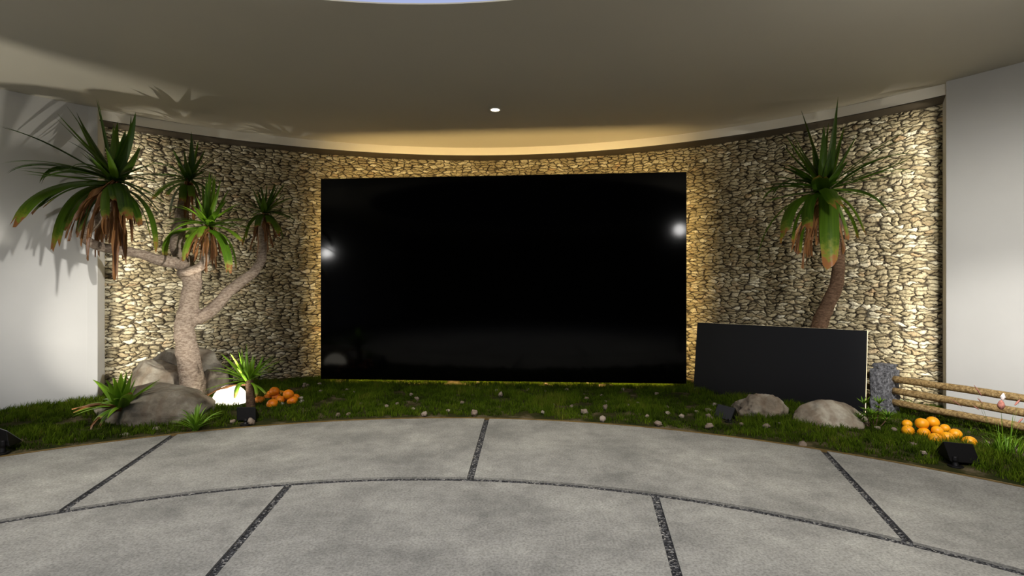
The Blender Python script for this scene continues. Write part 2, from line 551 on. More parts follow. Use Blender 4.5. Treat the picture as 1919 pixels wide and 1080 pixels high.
# ---------------------------------------------------------------- planted ground
def gz(x, y):
    r = math.hypot(x - KC[0], y - KC[1]) - KR
    e = min(1, max(0, r) / 0.5)
    z = 0.002 + e * (0.018 + 0.022 * (mn.noise(Vector((x * 1.3, y * 1.3, 0)))+0.3))
    z += 0.10 * math.exp(-((x + 4.6) ** 2 / 0.9 + (y - 7.1) ** 2 / 0.5))
    z += 0.035 * math.exp(-((x + 3.6) ** 2 / 0.6 + (y - 7.0) ** 2 / 0.4))
    return z


V, Fc = [], []
NA, NR = 400, 44
a_lo, a_hi = math.radians(-60), math.radians(240)
for i in range(NA + 1):
    a = a_lo + (a_hi - a_lo) * i / NA
    for k in range(NR + 1):
        r = KR + 0.012 + 3.7 * (k / NR) ** 1.2
        x, y = arc(KC, r, a)
        V.append((x, y, gz(x, y)))
for i in range(NA):
    for k in range(NR):
        a = i * (NR + 1) + k
        Fc.append((a, a + 1, a + NR + 2, a + NR + 1))
soil = mk('garden_soil', V, Fc, M['soil']); tag(soil, kind='structure')

# ---------------------------------------------------------------- walls
th0, th1 = 0.62, 2.36
nu, nv = 820, 300
us = np.linspace(th1, th0, nu); vs = np.linspace(-0.06, HB + 0.06, nv)
U, Vv = np.meshgrid(us, vs, indexing='ij')
X = WC[0] + R_STONE * np.cos(U); Y = WC[1] + R_STONE * np.sin(U)
VV = np.stack([X, Y, Vv], -1).reshape(-1, 3)
idx = np.arange(nu * nv).reshape(nu, nv)
Q = np.stack([idx[:-1, :-1], idx[1:, :-1], idx[1:, 1:], idx[:-1, 1:]], -1).reshape(-1, 4)
so = fast_mesh('wall_front', VV, Q, np.zeros((0, 3), int), M['stone'])
uvl = so.data.uv_layers.new(name='UVMap')
li = np.empty(len(so.data.loops), dtype=np.int32); so.data.loops.foreach_get('vertex_index', li)
uvc = np.stack([(-U * R_STONE).reshape(-1), Vv.reshape(-1)], -1)[li]
uvl.data.foreach_set('uv', uvc.astype(np.float32).ravel())
tag(so, kind='structure')
# masonry body behind the face
bk = [arc(WC, R_STONE + 0.10, th0 + (th1 - th0) * i / 60) for i in range(61)] + \
     [arc(WC, R_STONE + 0.45, th1 + (th0 - th1) * i / 60) for i in range(61)]
v, f = prism_z(bk, -0.06, HC - 0.002)
tag(mk('wall_front', v, f, M['dark_wall'], smooth=False), kind='structure')


def side_wall(name, corner, endp, a_c, a_e, xs):
    n = 60
    inner = [tuple(corner[:2])] + [arc(WC, R_WHITE, a_c + (a_e - a_c) * i / n) for i in range(1, n + 1)] + [(xs, -9.0)]
    sgn = 1 if xs > 0 else -1
    outer = [(xs + sgn * 0.6, -9.0)] + [arc(WC, R_WHITE + 0.6, a_e + (a_c - a_e) * i / n) for i in range(0, n + 1)] + [tuple(endp[:2])]
    poly = inner + outer
    if sgn > 0: poly = poly[::-1]
    v, f = prism_z(poly, -0.06, HC - 0.002)
    return tag(mk(name, v, f, M['white'], smooth=False), kind='structure')


side_wall('wall_left', (-5.82, 7.19), (-6.06, 7.63), 2.301, PI, WC[0] - R_WHITE)
side_wall('wall_right', (5.335, 6.29), (5.60, 6.66), 0.675, 0.0, WC[0] + R_WHITE)
v, f = box_vf((-0.7, -9.3, 2.0), (8.8, 0, 0), (0, 0.3, 0), (0, 0, 2.14))
tag(mk('wall_back', v, f, M['dark_wall'], smooth=False), kind='structure')
v, f = box_vf((-0.7, -8.2, -0.02), (8.5, 0, 0), (0, 2.6, 0), (0, 0, 0.015))
tag(mk('floor_rear', v, f, M['paving'], smooth=False), kind='structure')
bpy.data.objects['floor_rear'].location.z = -0.1

# ceiling slab with the round opening
OC, OR = (-0.822, -0.476), 5.06
n = 180
V, Fc = [], []
for i in range(n):
    a = 2 * PI * i / n
    for (r, z) in ((OR, HC), (7.6, HC), (12.5, HC), (12.5, HC + 0.35), (OR, HC + 0.012)):
        V.append((*arc(OC, r, a), z))
for i in range(n):
    for k in range(5):
        a, b = i * 5 + k, ((i + 1) % n) * 5 + k
        a2, b2 = i * 5 + (k + 1) % 5, ((i + 1) % n) * 5 + (k + 1) % 5
        Fc.append((a, a2, b2, b))
tag(mk('ceiling', V, Fc, M['ceil'], smooth=False), kind='structure')


def ring_strip(r0, r1, z0, z1, n=120):
    V, Fc = [], []
    for i in range(n + 1):
        a = 2.300 + (0.676 - 2.300) * i / n
        for r, z in ((r0, z0), (r0, z1), (r1, z1), (r1, z0)): V.append((*arc(WC, r, a), z))
    for i in range(n):
        for k in range(4):
            a, b = i * 4 + k, (i + 1) * 4 + k
            a2, b2 = i * 4 + (k + 1) % 4, (i + 1) * 4 + (k + 1) % 4
            Fc.append((a, a2, b2, b))
    return V, Fc


v, f = ring_strip(R_CEIL, R_STONE + 0.09, HB + 0.012, HC - 0.001)
tag(mk('trim_2', v, f, M['bulk']), kind='structure')
for p in bpy.data.objects['trim_2'].data.polygons: p.use_smooth = False
v, f = ring_strip(R_CEIL + 0.004, R_STONE + 0.09, HB, HB + 0.012)
tag(mk('trim_3', v, f, M['dark_trim'], smooth=False), kind='structure')

# ---------------------------------------------------------------- recessed downlight
dl = G(928, 205, HC)
t = thing('ceiling_downlight', dl, 'small round recessed ceiling downlight glowing warm white', 'downlight')


def disc_ring(c, r0, r1, z0, z1, n=32):
    V, Fc = [], []
    for i in range(n):
        a = 2 * PI * i / n
        for r, z in ((r0, z0), (r1, z0), (r1, z1), (r0, z1)): V.append((c[0] + r * math.cos(a), c[1] + r * math.sin(a), z))
    for i in range(n):
        for k in range(4):
            a, b = i * 4 + k, ((i + 1) % n) * 4 + k
            a2, b2 = i * 4 + (k + 1) % 4, ((i + 1) % n) * 4 + (k + 1) % 4
            Fc.append((a, a2, b2, b))
    return V, Fc


v, f = disc_ring(dl, 0.062, 0.083, HC - 0.010, HC - 0.0005); mk('bezel', v, f, M['bulk'], t)
V = [(dl[0] + 0.063 * math.cos(2 * PI * i / 32), dl[1] + 0.063 * math.sin(2 * PI * i / 32), HC - 0.005) for i in range(32)]
mk('lens', V, [tuple(range(31, -1, -1))], M['downlight'], t)


# ---------------------------------------------------------------- screens
def panel(name, tl, tr, br, bl, thick, label, cat, smat, led_mode):
    tl, tr, br, bl = map(Vector, (tl, tr, br, bl))
    c = (tl + tr + br + bl) / 4
    ux = ((tr - tl) + (br - bl)).normalized(); up = ((tl - bl) + (tr - br)).normalized()
    nb = ux.cross(up).normalized()      # towards the viewer or away
    if nb.y < 0: nb = -nb               # nb points away from the viewer
    w = ((tr - tl).length + (br - bl).length) / 4; h = ((tl - bl).length + (tr - br).length) / 4
    t = thing(name, c - up * h, label, cat)
    v, f = box_vf(c + nb * (thick * 0.5 + 0.006), ux * w, nb * (thick / 2), up * h)
    cas = mk('casing', v, f, M['black_back'], t, smooth=False); bevel(cas, 0.004)
    v, f = box_vf(c + nb * 0.002, ux * (w - 0.006), nb * 0.004, up * (h - 0.006))
    mk('glass_front', v, f, smat, t, smooth=False)
    return cas, c, ux, up, nb, w, h


tb, c, ux, up, nb, w, h = panel('video_screen', P(600.5, 335, 8.40), P(1287, 322, 7.93), P(1287, 720, 7.93), P(600.5, 711, 8.40),
                                0.09, 'huge glossy black video wall screen in front of the stone wall', 'screen', M['screen'], 'back')
bd = c + nb * 0.11
SCREEN = (c.copy(), ux.copy(), up.copy(), nb.copy(), w, h)
for cc, a, b in ((bd + up * (h - 0.08), ux * (w - 0.1), up * 0.032), (bd - up * (h - 0.08), ux * (w - 0.1), up * 0.020),
                 (bd + ux * (w - 0.08), ux * 0.028, up * (h - 0.14)), (bd - ux * (w - 0.08), ux * 0.028, up * (h - 0.14))):
    v, f = box_vf(cc - nb * .008, a, nb * 0.002, b)
    o = mk('led_strip', v, f, M['led'], tb, smooth=False); o['label'] = 'warm yellow light strip behind the screen edge'
for sx in (-0.55, 0.55):
    for sz in (-0.5, 0.5):
        p = c + ux * (w * sx) + up * (h * sz) + nb * 0.09
        q = p + nb * 0.2
        k = 0
        while math.hypot(q[0] - WC[0], q[1] - WC[1]) < R_STONE + 0.05 and k < 400: q += nb * 0.01; k += 1
        v, f = box_vf((p + q) / 2, ux * 0.04, (q - p) / 2, up * 0.04)
        mk('wall_bracket', v, f, M['black_metal'], tb, smooth=False)

bl = Vector((2.776, 7.85, 0.02)); dd = Vector((0.713, -0.701, 0)); lean = Vector((0.10, 0.105, 1.04)) * 1.01
bl.z = gz(bl.x, bl.y) - 0.012
br_ = bl + dd * 2.20
tb2, c, ux, up, nb, w, h = panel('ground_screen', bl + lean, br_ + lean, br_, bl, 0.05,
                                 'low black screen leaning back on the grass with a thin glowing rim', 'screen', M['screen2'], 'rim')
rim = c + nb * 0.040
for cc, a, b in ((rim + up * (h - 0.0005), ux * (w + 0.001), up * 0.0025), (rim - up * (h - 0.004), ux * w, up * 0.0045),
                 (rim + ux * (w - 0.001), ux * 0.0035, up * h), (rim - ux * (w - 0.001), ux * 0.0035, up * h)):
    v, f = box_vf(cc, a, nb * 0.008, b)
    o = mk('led_strip', v, f, M['led_small'], tb2, smooth=False); o['label'] = 'thin warm glowing rim light'
v, f = box_vf(c + nb * 0.30 - up * (h * 0.98) + Vector((0, 0, 0.0)), ux * (w * 0.6), nb * 0.25, Vector((0, 0, 0.02)))
mk('foot', v, f, M['black_metal'], tb2, smooth=False)


# ---------------------------------------------------------------- leaves
class Leaves:
    def __init__(self): self.V = []; self.Fq = []; self.C = []

    def leaf(self, p0, p1, p2, w, kind=0.0, twist=0.0, n=14, fold=0.18):
        p0, p1, p2 = Vector(p0), Vector(p1), Vector(p2)
        hz = Vector(((p2 - p0).x + (p1 - p0).x, (p2 - p0).y + (p1 - p0).y, 0))
        if hz.length < 1e-3: hz = Vector((0.3, -1, 0))
        hz.normalize(); S0 = Vector((-hz.y, hz.x, 0))
        r = random.random(); base = len(self.V); m = 5
        ph = random.uniform(0, 9)
        for i in range(n + 1):
            t = i / n
            q = p0 * (1 - t) ** 2 + p1 * 2 * t * (1 - t) + p2 * t * t
            T = ((p1 - p0) * (1 - t) + (p2 - p1) * t)
            T = T.normalized() if T.length > 1e-6 else Vector((0, 0, 1))
            S = (S0 - T * S0.dot(T)).normalized(); N = S.cross(T)
            a = twist * (0.4 + t)
            S, N = S * math.cos(a) + N * math.sin(a), N * math.cos(a) - S * math.sin(a)
            if kind < 0.25: ww = w * min(1, 0.55 + 1.8 * t) * (1 - max(0, (t - 0.25) / 0.75) ** 1.35)
            elif kind < 0.75: ww = w * min(1, 0.6 + 1.6 * t) * (1 - 0.28 * max(0, (t - 0.80) / 0.20) ** 2)
            else: ww = w * (0.75 + 0.35 * math.sin(t * 13 + ph)) * (1 - 0.5 * t)
            for k in range(m):
                u = k / (m - 1) * 2 - 1
                jag = 0.0
                if i == n and 0.25 < kind: jag = random.uniform(-0.5, 0.6) * w
                fo = fold * ww * (abs(u) - 0.5)
                if kind > 0.75: fo = ww * 0.5 * math.sin(u * 3 + t * 6 + ph)
                self.V.append(q + S * (u * ww * 0.5 * (1.0 if kind < .75 else 0.9)) + N * fo + T * jag)
                self.C.append((t, kind, r, k / (m - 1)))
        for i in range(n):
            for k in range(m - 1):
                a = base + i * m + k
                self.Fq.append((a, a + 1, a + m + 1, a + m))

    def build(self, name, mat, parent):
        V = np.array([tuple(v) for v in self.V]) - np.array(root_loc(parent))
        o = fast_mesh(name, V, np.array(self.Fq), np.zeros((0, 3), int), mat, np.array(self.C))
        o.parent = parent
        return o


def limit(px, py, Y, rmax=7.62):
    """a leaf tip stays inside the curved wall and under the ceiling"""
    for _ in range(200):
        p = P(px, py, Y)
        if math.hypot(p.x - WC[0], p.y - WC[1]) > rmax or p.z > HC - 0.03: Y *= 0.99
        else: return p
    return P(px, py, Y)


def crown(parent, org, scale, base, Yb, rows, mat, reach, rmax=7.62, names=('leaf_crown', 'dead_leaf_skirt'), wk=1.0):
    """rows: (tip x, tip y, ctrl x, ctrl y, width px, kind, depth hint) in crop coordinates"""
    ox, oy = org
    conv = lambda x, y: (ox + x / scale, oy + y / scale)
    bx, by = conv(*base)
    p0 = P(bx, by, Yb)
    L, D = Leaves(), Leaves()
    rows = rows + [(r_[0] + random.uniform(-1, 1) * 0.06 * reach * F / Yb * scale, r_[1] + random.uniform(-.5, 1) * 0.08 * reach * F / Yb * scale, r_[2], r_[3] + 8, r_[4] * .75, r_[5] if len(r_) > 5 else 0.0, random.uniform(.05, .5) * reach) for r_ in rows if len(r_) < 7 or r_[5] > .75]
    for i, row in enumerate(rows):
        tx, ty, kx, ky, w = row[:5]
        kind = row[5] if len(row) > 5 else 0.0
        ptx, pty = conv(tx, ty); pkx, pky = conv(kx, ky)
        pt = P(ptx, pty, Yb)
        d = (pt - p0).length
        free = math.sqrt(max(0.0, reach ** 2 - d * d))
        if len(row) > 6: dy = row[6]
        else:
            dy = free * (0.45 if kind < 0.25 else 0.33) * (-1 if (i % 2 == 0 or (kind > 0.25 and kind < .75)) else 1)
        tip = limit(ptx, pty, Yb + dy, rmax)
        ctl = limit(pkx, pky, Yb + (tip.y - Yb) * 0.55, rmax)
        jit = Vector((random.uniform(-.03, .03), random.uniform(-.05, .05), random.uniform(-.03, .05))) * reach
        st = p0 + jit
        if kind > 0.25: st.z -= 0.05 * reach
        wm = w / scale * (tip.y + Yb) / 2 / F * wk * (0.85 if .25 < kind < .75 else 1)
        tw = random.uniform(-0.5, 0.5)
        if abs(dy) > 0.5 * d and kind < .75: tw *= 0.3
        (D if kind > 0.75 else L).leaf(st, ctl, tip, wm, kind if kind != .5 else .5, tw)
    L.build(names[0], mat, parent)
    if D.V: D.build(names[1], mat, parent)
    return p0


def trunk_obj(parent, mat, limbs, voxel=0.018, name='trunk'):
    parts = []
    for pts, rad in limbs:
        parts.append(tube([P(*p) for p in pts], rad, seg=16, rough=0.22, sub=6))
    v, f = join(parts)
    o = mk(name, v, f, mat, parent)
    m = o.modifiers.new('fuse', 'REMESH'); m.mode = 'VOXEL'; m.voxel_size = voxel; m.use_smooth_shade = True
    s = o.modifiers.new('soft', 'SMOOTH'); s.iterations = 4; s.factor = 0.5
    return o


S_, B_ = 0.5, 1.0
# --- left branching tree
tb = G(362, 752, 0.0); tb = P(362, 745, 7.2)
tree = thing('screw_pine_tree', Vector((tb.x, tb.y, tb.z)), 'branching screw pine tree with four leafy crowns, growing among boulders on the left', 'tree')
trunk_obj(tree, M['bark'], [
    ([(368, 775, 6.95), (362, 728, 6.97), (350, 660, 7.02), (346, 615, 7.1), (354, 570, 7.2), (361, 530, 7.2), (356, 500, 7.2)],
     [.20, .165, .135, .125, .125, .12, .11]),
    ([(358, 525, 7.2), (342, 498, 7.15), (300, 488, 7.0), (262, 476, 6.85), (225, 470, 6.75), (190, 463, 6.65), (165, 452, 6.6), (158, 440, 6.6), (172, 425, 6.6), (196, 398, 6.6), (210, 368, 6.6)],
     [.10, .09, .075, .068, .062, .06, .058, .058, .055, .055, .06]),
    ([(358, 520, 7.2), (345, 492, 7.25), (333, 465, 7.3), (334, 435, 7.4), (342, 395, 7.55), (350, 350, 7.6)], [.11, .105, .10, .09, .085, .07]),
    ([(352, 520, 7.18), (338, 512, 7.05), (352, 510, 7.0), (374, 500, 7.08), (385, 484, 7.15), (388, 455, 7.2), (389, 430, 7.2)], [.06, .055, .06, .06, .058, .055, .055]),
    ([(352, 600, 7.2), (375, 595, 7.22), (400, 578, 7.28), (425, 550, 7.4), (452, 528, 7.5), (476, 510, 7.6), (489, 488, 7.7), (492, 460, 7.75), (492, 425, 7.75), (495, 400, 7.75)],
     [.10, .095, .088, .08, .075, .072, .068, .062, .055, .05]),
], 0.020)
A = [(520, 70, 560, 280, 20), (628, 190, 600, 330, 52), (722, 140, 700, 300, 52), (668, 235, 640, 360, 60, 0, -.25), (750, 325, 700, 420, 42),
     (405, 140, 480, 300, 42), (300, 145, 430, 290, 24), (345, 100, 430, 200, 12), (380, 262, 500, 350, 50), (0, 222, 250, 270, 34),
     (0, 418, 250, 360, 26), (30, 470, 160, 350, 30), (90, 443, 300, 430, 22), (208, 522, 270, 350, 44), (350, 465, 420, 360, 40), (95, 450, 330, 480, 26),
     (860, 410, 740, 430, 18), (840, 520, 740, 470, 42), (890, 640, 790, 540, 30), (885, 740, 800, 560, 40), (460, 360, 540, 440, 26), (420, 350, 520, 430, 20),
     (200, 495, 330, 400, 30), (800, 470, 720, 480, 30), (560, 330, 600, 420, 40), (690, 400, 650, 450, 44), (930, 500, 800, 440, 22),
     (85, 725, 210, 480, 72, S_, -.35), (160, 690, 300, 500, 52, S_, .1), (290, 850, 330, 520, 78, S_, -.4), (240, 640, 380, 500, 40, S_), (675, 700, 650, 510, 74, S_, -.6),
     (835, 870, 830, 560, 62, S_, -.3), (745, 745, 720, 560, 36, S_), (560, 705, 545, 560, 50, S_, -.4), (350, 765, 400, 560, 40, S_, .3), (425, 795, 440, 580, 46, S_, .3), (800, 810, 770, 600, 30, S_, .3),
     (700, 750, 690, 600, 40, S_, .2), (610, 610, 600, 520, 50, S_, -.4),
     (370, 820, 400, 600, 26, B_), (405, 780, 440, 570, 34, B_), (465, 900, 480, 600, 30, B_), (505, 912, 510, 620, 26, B_), (560, 790, 550, 600, 40, B_), (600, 760, 590, 600, 46, B_),
     (618, 1020, 615, 660, 58, B_, -.2), (668, 940, 650, 640, 44, B_, -.1), (706, 818, 700, 620, 28, B_), (640, 850, 630, 600, 50, B_), (430, 850, 460, 560, 20, B_), (530, 830, 540, 580, 40, B_),
     (480, 800, 500, 560, 40, B_), (400, 720, 470, 540, 40, B_, -.3), (660, 780, 640, 590, 50, B_), (590, 850, 600, 600, 40, B_, .2), (740, 740, 700, 580, 26, B_)]
crown(tree, (0, 160), 2.842, (612, 510), 6.6, A, M['leaf'], 1.15)
Bc = [(272, 55, 278, 220, 40, 0, -.15), (315, 120, 300, 230, 30), (145, 170, 210, 270, 34), (225, 175, 240, 280, 26), (370, 160, 320, 270, 26), (420, 200, 340, 280, 22),
      (30, 220, 150, 270, 26), (0, 265, 120, 250, 22), (0, 345, 120, 320, 24), (370, 310, 310, 330, 40), (130, 380, 190, 350, 24), (20, 470, 120, 360, 36, S_), (180, 250, 220, 310, 34), (340, 220, 300, 300, 34),
      (60, 400, 150, 350, 24), (440, 330, 340, 310, 20), (500, 400, 400, 330, 20), (250, 260, 255, 320, 44, 0, -.3),
      (130, 600, 140, 420, 58, S_, -.2), (215, 512, 215, 400, 52, S_, -.3), (275, 492, 272, 400, 48, S_, -.35), (340, 512, 315, 390, 26, 0, -.35), (95, 470, 150, 390, 34, S_), (400, 480, 350, 380, 30, S_),
      (320, 600, 310, 420, 30, S_, .3), (285, 640, 280, 440, 34, B_), (252, 655, 250, 440, 28, B_), (180, 600, 190, 430, 30, B_), (230, 620, 235, 430, 34, B_), (320, 560, 305, 420, 26, B_)]
crown(tree, (280, 230), 3.485, (255, 378), 7.6, Bc, M['leaf'], 0.85, 7.95)
Cc = [(395, 305, 372, 500, 38), (430, 340, 412, 500, 36), (465, 365, 440, 510, 30), (520, 430, 450, 550, 34), (372, 345, 370, 500, 34), (640, 555, 500, 560, 26), (600, 520, 500, 560, 22),
      (458, 565, 420, 590, 46, 0, -.35), (505, 500, 440, 570, 36), (340, 400, 360, 540, 26), (300, 470, 345, 560, 24),
      (115, 552, 250, 530, 30, 0, -.3), (180, 535, 300, 560, 30, 0, -.35), (268, 532, 330, 570, 44, 0, -.45), (62, 712, 190, 590, 34, 0, -.3), (75, 815, 160, 610, 34, 0, -.3), (100, 872, 70, 660, 52, S_, .1),
      (222, 885, 250, 660, 66, S_, -.45), (322, 742, 340, 650, 46, S_, -.5), (150, 690, 260, 620, 30, 0, -.4), (600, 772, 520, 660, 44, S_, -.3), (690, 705, 560, 640, 30), (640, 650, 540, 620, 26),
      (700, 640, 540, 600, 22), (572, 700, 500, 640, 26, 0, -.3), (230, 800, 230, 660, 40, S_, .3), (90, 640, 220, 600, 22), (400, 640, 395, 620, 60, 0, -.3),
      (522, 960, 500, 700, 60, S_, -.25), (568, 950, 560, 720, 46, S_, .1), (516, 1020, 500, 760, 16, 0, .1), (480, 860, 470, 700, 30, B_), (475, 860, 450, 680, 26, S_, .3),
      (370, 965, 375, 720, 46, B_, -.2), (300, 892, 330, 700, 30, B_, -.1), (330, 900, 345, 700, 30, B_), (413, 940, 410, 700, 40, B_, -.1), (430, 880, 425, 690, 34, B_), (285, 850, 320, 680, 22, B_),
      (460, 850, 440, 680, 26, B_), (350, 860, 355, 690, 40, B_), (395, 900, 395, 700, 40, B_), (245, 880, 290, 700, 24, B_)]
crown(tree, (280, 230), 3.485, (388, 672), 7.2, Cc, M['leaf_bright'], 0.85, 7.75)  # brighter leaf colour stands for the floodlight falling on this crown
Dc = [(765, 400, 762, 500, 20), (725, 395, 745, 500, 20), (820, 390, 790, 490, 32), (882, 388, 810, 490, 34), (655, 385, 700, 490, 22), (945, 488, 840, 510, 34), (680, 455, 715, 520, 24), (848, 400, 800, 500, 22),
      (975, 662, 870, 560, 26), (960, 620, 860, 560, 24), (882, 772, 850, 620, 26), (700, 430, 730, 510, 22), (900, 440, 820, 520, 22), (620, 520, 690, 530, 18), (600, 470, 680, 520, 16), (740, 470, 750, 540, 40, 0, -.2), (930, 560, 850, 550, 22),
      (703, 685, 710, 580, 46, S_, -.3), (625, 755, 640, 590, 40, S_, -.15), (855, 725, 800, 590, 60, S_, -.2), (600, 565, 670, 550, 22), (640, 605, 700, 560, 26), (830, 700, 810, 600, 40, S_), (605, 800, 640, 620, 22, S_, .1), (780, 660, 775, 590, 34, S_, -.3),
      (660, 832, 680, 640, 18, B_), (705, 872, 710, 680, 30, B_), (735, 700, 740, 620, 40, B_), (775, 832, 765, 660, 34, B_), (700, 765, 710, 640, 36, B_), (792, 800, 780, 650, 26, B_), (680, 780, 700, 640, 26, B_), (755, 780, 755, 640, 40, B_), (820, 760, 800, 640, 22, B_)]
crown(tree, (280, 230), 3.485, (752, 592), 7.75, Dc, M['leaf'], 0.62, 7.95)

# --- right palm
pb = G(1508, 758, 0.02)
palm = thing('screw_pine_tree', Vector((pb.x, 6.95, 0.02)), 'single-stemmed screw pine with a curved bare trunk rising behind the low leaning screen', 'tree')
trunk_obj(palm, M['bark_dark'], [
    ([(1508, 775, 6.95), (1510, 735, 6.95), (1520, 665, 6.95), (1535, 612, 6.95), (1552, 570, 6.93), (1567, 535, 6.9), (1572, 500, 6.88), (1568, 465, 6.87), (1558, 430, 6.86), (1546, 395, 6.85), (1544, 365, 6.85)],
     [.15, .135, .115, .098, .09, .084, .078, .072, .066, .06, .05])], 0.018)
Rr = [(430, 45, 405, 250, 44, 0, -.15), (272, 100, 330, 250, 42, 0, .1), (370, 165, 368, 280, 34), (457, 168, 420, 300, 26), (515, 205, 440, 320, 24), (238, 200, 290, 310, 30), (205, 200, 270, 310, 14), (185, 238, 270, 330, 22),
      (470, 315, 420, 370, 36), (790, 150, 580, 260, 16), (770, 285, 560, 280, 26), (768, 280, 540, 390, 26), (770, 374, 680, 310, 14), (715, 370, 520, 400, 14), (155, 340, 260, 345, 26), (65, 380, 220, 370, 18),
      (20, 520, 90, 380, 12), (150, 475, 190, 350, 34, 0, -.3), (110, 492, 140, 380, 18), (105, 500, 220, 450, 24), (200, 330, 280, 355, 30), (320, 250, 340, 330, 34), (400, 260, 385, 340, 40, 0, -.25),
      (648, 550, 580, 400, 34, 0, -.2), (570, 470, 480, 430, 22), (560, 340, 480, 380, 20), (130, 420, 240, 400, 20), (450, 400, 410, 400, 26, 0, -.3),
      (203, 622, 225, 440, 56, S_, -.3), (300, 606, 285, 440, 56, S_, -.45), (396, 738, 390, 400, 84, S_, -.55), (424, 503, 370, 420, 62, S_, -.7), (352, 388, 352, 410, 74, S_, -.6), (475, 640, 440, 470, 36, S_, -.2),
      (515, 643, 490, 500, 26, S_, .1), (545, 628, 500, 470, 38, S_, -.1), (88, 768, 100, 500, 20, 0, -.1), (185, 655, 215, 480, 34, S_, .15), (235, 668, 240, 490, 46, S_, .1), (265, 712, 268, 520, 40, S_, .15),
      (330, 560, 330, 450, 40, S_, .2), (430, 600, 420, 460, 36, S_, .2),
      (280, 772, 290, 560, 18, B_), (300, 712, 305, 540, 48, B_, .0), (255, 702, 265, 540, 30, B_), (350, 662, 345, 500, 20, B_, -.3), (455, 702, 435, 520, 34, B_, -.1), (465, 652, 445, 520, 22, B_), (318, 650, 325, 500, 40, B_), (288, 690, 300, 520, 30, B_), (400, 600, 395, 480, 36, B_, .2)]
crown(palm, (1380, 160), 2.25, (375, 440), 6.85, Rr, M['leaf'], 1.15, 7.95)

# --- bushes and yucca
bb = Vector((P(228, 768, 5.9).x, 5.9, 0.03))
bush = thing('spiky_bush', bb, 'bright green spiky bush in front of the left white wall beside a boulder', 'bush')
Bu = [(715, 508, 700, 620, 14), (680, 532, 675, 630, 38, 0, -.1), (745, 530, 710, 620, 30), (770, 560, 725, 650, 30), (590, 572, 650, 630, 42, 0, -.15), (518, 575, 600, 610, 38, 0, .1), (655, 600, 665, 660, 26), (575, 690, 630, 660, 30),
      (910, 568, 790, 630, 20), (872, 598, 790, 640, 18), (410, 742, 560, 690, 20, B_), (400, 768, 550, 700, 22), (545, 795, 600, 730, 34, S_, -.3), (515, 840, 590, 730, 20, B_, -.3), (720, 655, 700, 680, 44, S_, -.35),
      (600, 640, 650, 670, 34, 0, -.3), (560, 720, 620, 670, 30), (700, 560, 690, 640, 34), (640, 560, 660, 640, 30), (760, 620, 720, 670, 26), (640, 690, 660, 660, 40, 0, -.35), (690, 680, 690, 670, 40, 0, -.3), (480, 720, 590, 680, 20), (720, 600, 700, 650, 34), (810, 640, 750, 670, 22),
      (560, 830, 600, 740, 22, S_, -.2), (600, 800, 630, 730, 22, 0, -.3)]
crown(bush, (0, 520), 3.0, (678, 735), 5.9, Bu, M['leaf_bright'], 0.55, 7.6, wk=1.5)
yb = Vector((P(469, 770, 6.55).x, 6.55, 0.03))
yuc = thing('yucca_plant', yb, 'short-stemmed yucca with long arching leaves between the floodlit rock and the orange fruit', 'plant')
v, f = tube([P(470, 790, 6.55), P(469, 765, 6.55), P(468, 735, 6.55), P(466, 712, 6.55)], [.058, .055, .05, .045], seg=14, rough=.2)
mk('stem', v, f, M['bark_dark'], yuc)
Yc = [(548, 0, 572, 280, 40, 0, .05), (482, 38, 512, 280, 40, 0, -.1), (445, 90, 490, 300, 30), (637, 160, 600, 330, 28), (668, 175, 630, 330, 28), (785, 170, 690, 330, 40), (920, 165, 750, 270, 26), (1022, 235, 820, 270, 26), (960, 315, 800, 340, 22),
      (1000, 408, 860, 340, 24), (342, 150, 440, 280, 44), (220, 150, 370, 270, 40), (98, 335, 330, 330, 28), (90, 368, 330, 370, 28), (130, 480, 320, 440, 22), (0, 640, 200, 530, 26), (0, 738, 220, 540, 30, B_, -.1), (412, 690, 430, 470, 56, S_, -.25),
      (735, 445, 650, 350, 36, 0, -.2), (682, 690, 680, 520, 40, S_, -.15), (792, 655, 690, 530, 44, S_, -.05), (560, 120, 565, 320, 34), (600, 230, 590, 350, 30), (420, 230, 480, 340, 40), (520, 200, 530, 350, 40, 0, -.2), (880, 240, 720, 320, 22), (430, 340, 500, 400, 36, 0, -.25), (200, 250, 360, 340, 24), (760, 270, 680, 370, 26), (660, 330, 620, 410, 30, 0, -.2)]
crown(yuc, (380, 640), 6.75, (582, 510), 6.55, Yc, M['leaf_bright'], 0.62, 7.6, wk=1.3)


def tuft(name, base, label, cat, n, hgt, spread, w, mat, seed, group=None, kindp=0.0):
    rs = random.Random(seed)
    t = thing(name, base, label, cat, group)
    L = Leaves()
    for i in range(n):
        a = rs.uniform(0, 2 * PI); s = rs.uniform(.25, 1) * spread; hh = hgt * rs.uniform(.45, 1) * (1.15 - 0.5 * s / spread)
        st = Vector(base) + Vector((rs.uniform(-.02, .02), rs.uniform(-.02, .02), -0.01))
        tip = st + Vector((math.cos(a) * s, math.sin(a) * s, hh))
        ctl = st + Vector((math.cos(a) * s * .35, math.sin(a) * s * .35, hh * rs.uniform(.8, 1.1)))
        L.leaf(st, ctl, tip, w * rs.uniform(.7, 1.2), 0.0, rs.uniform(-.5, .5), n=8)
    L.build('leaf_crown', mat, t)
    return t


b0 = G(366, 806, 0.02)
tuft('spiky_bush', b0, 'small dark green spiky tuft in front of the large left boulder', 'bush', 60, 0.30, 0.30, 0.022, M['leaf_bright'], 3)

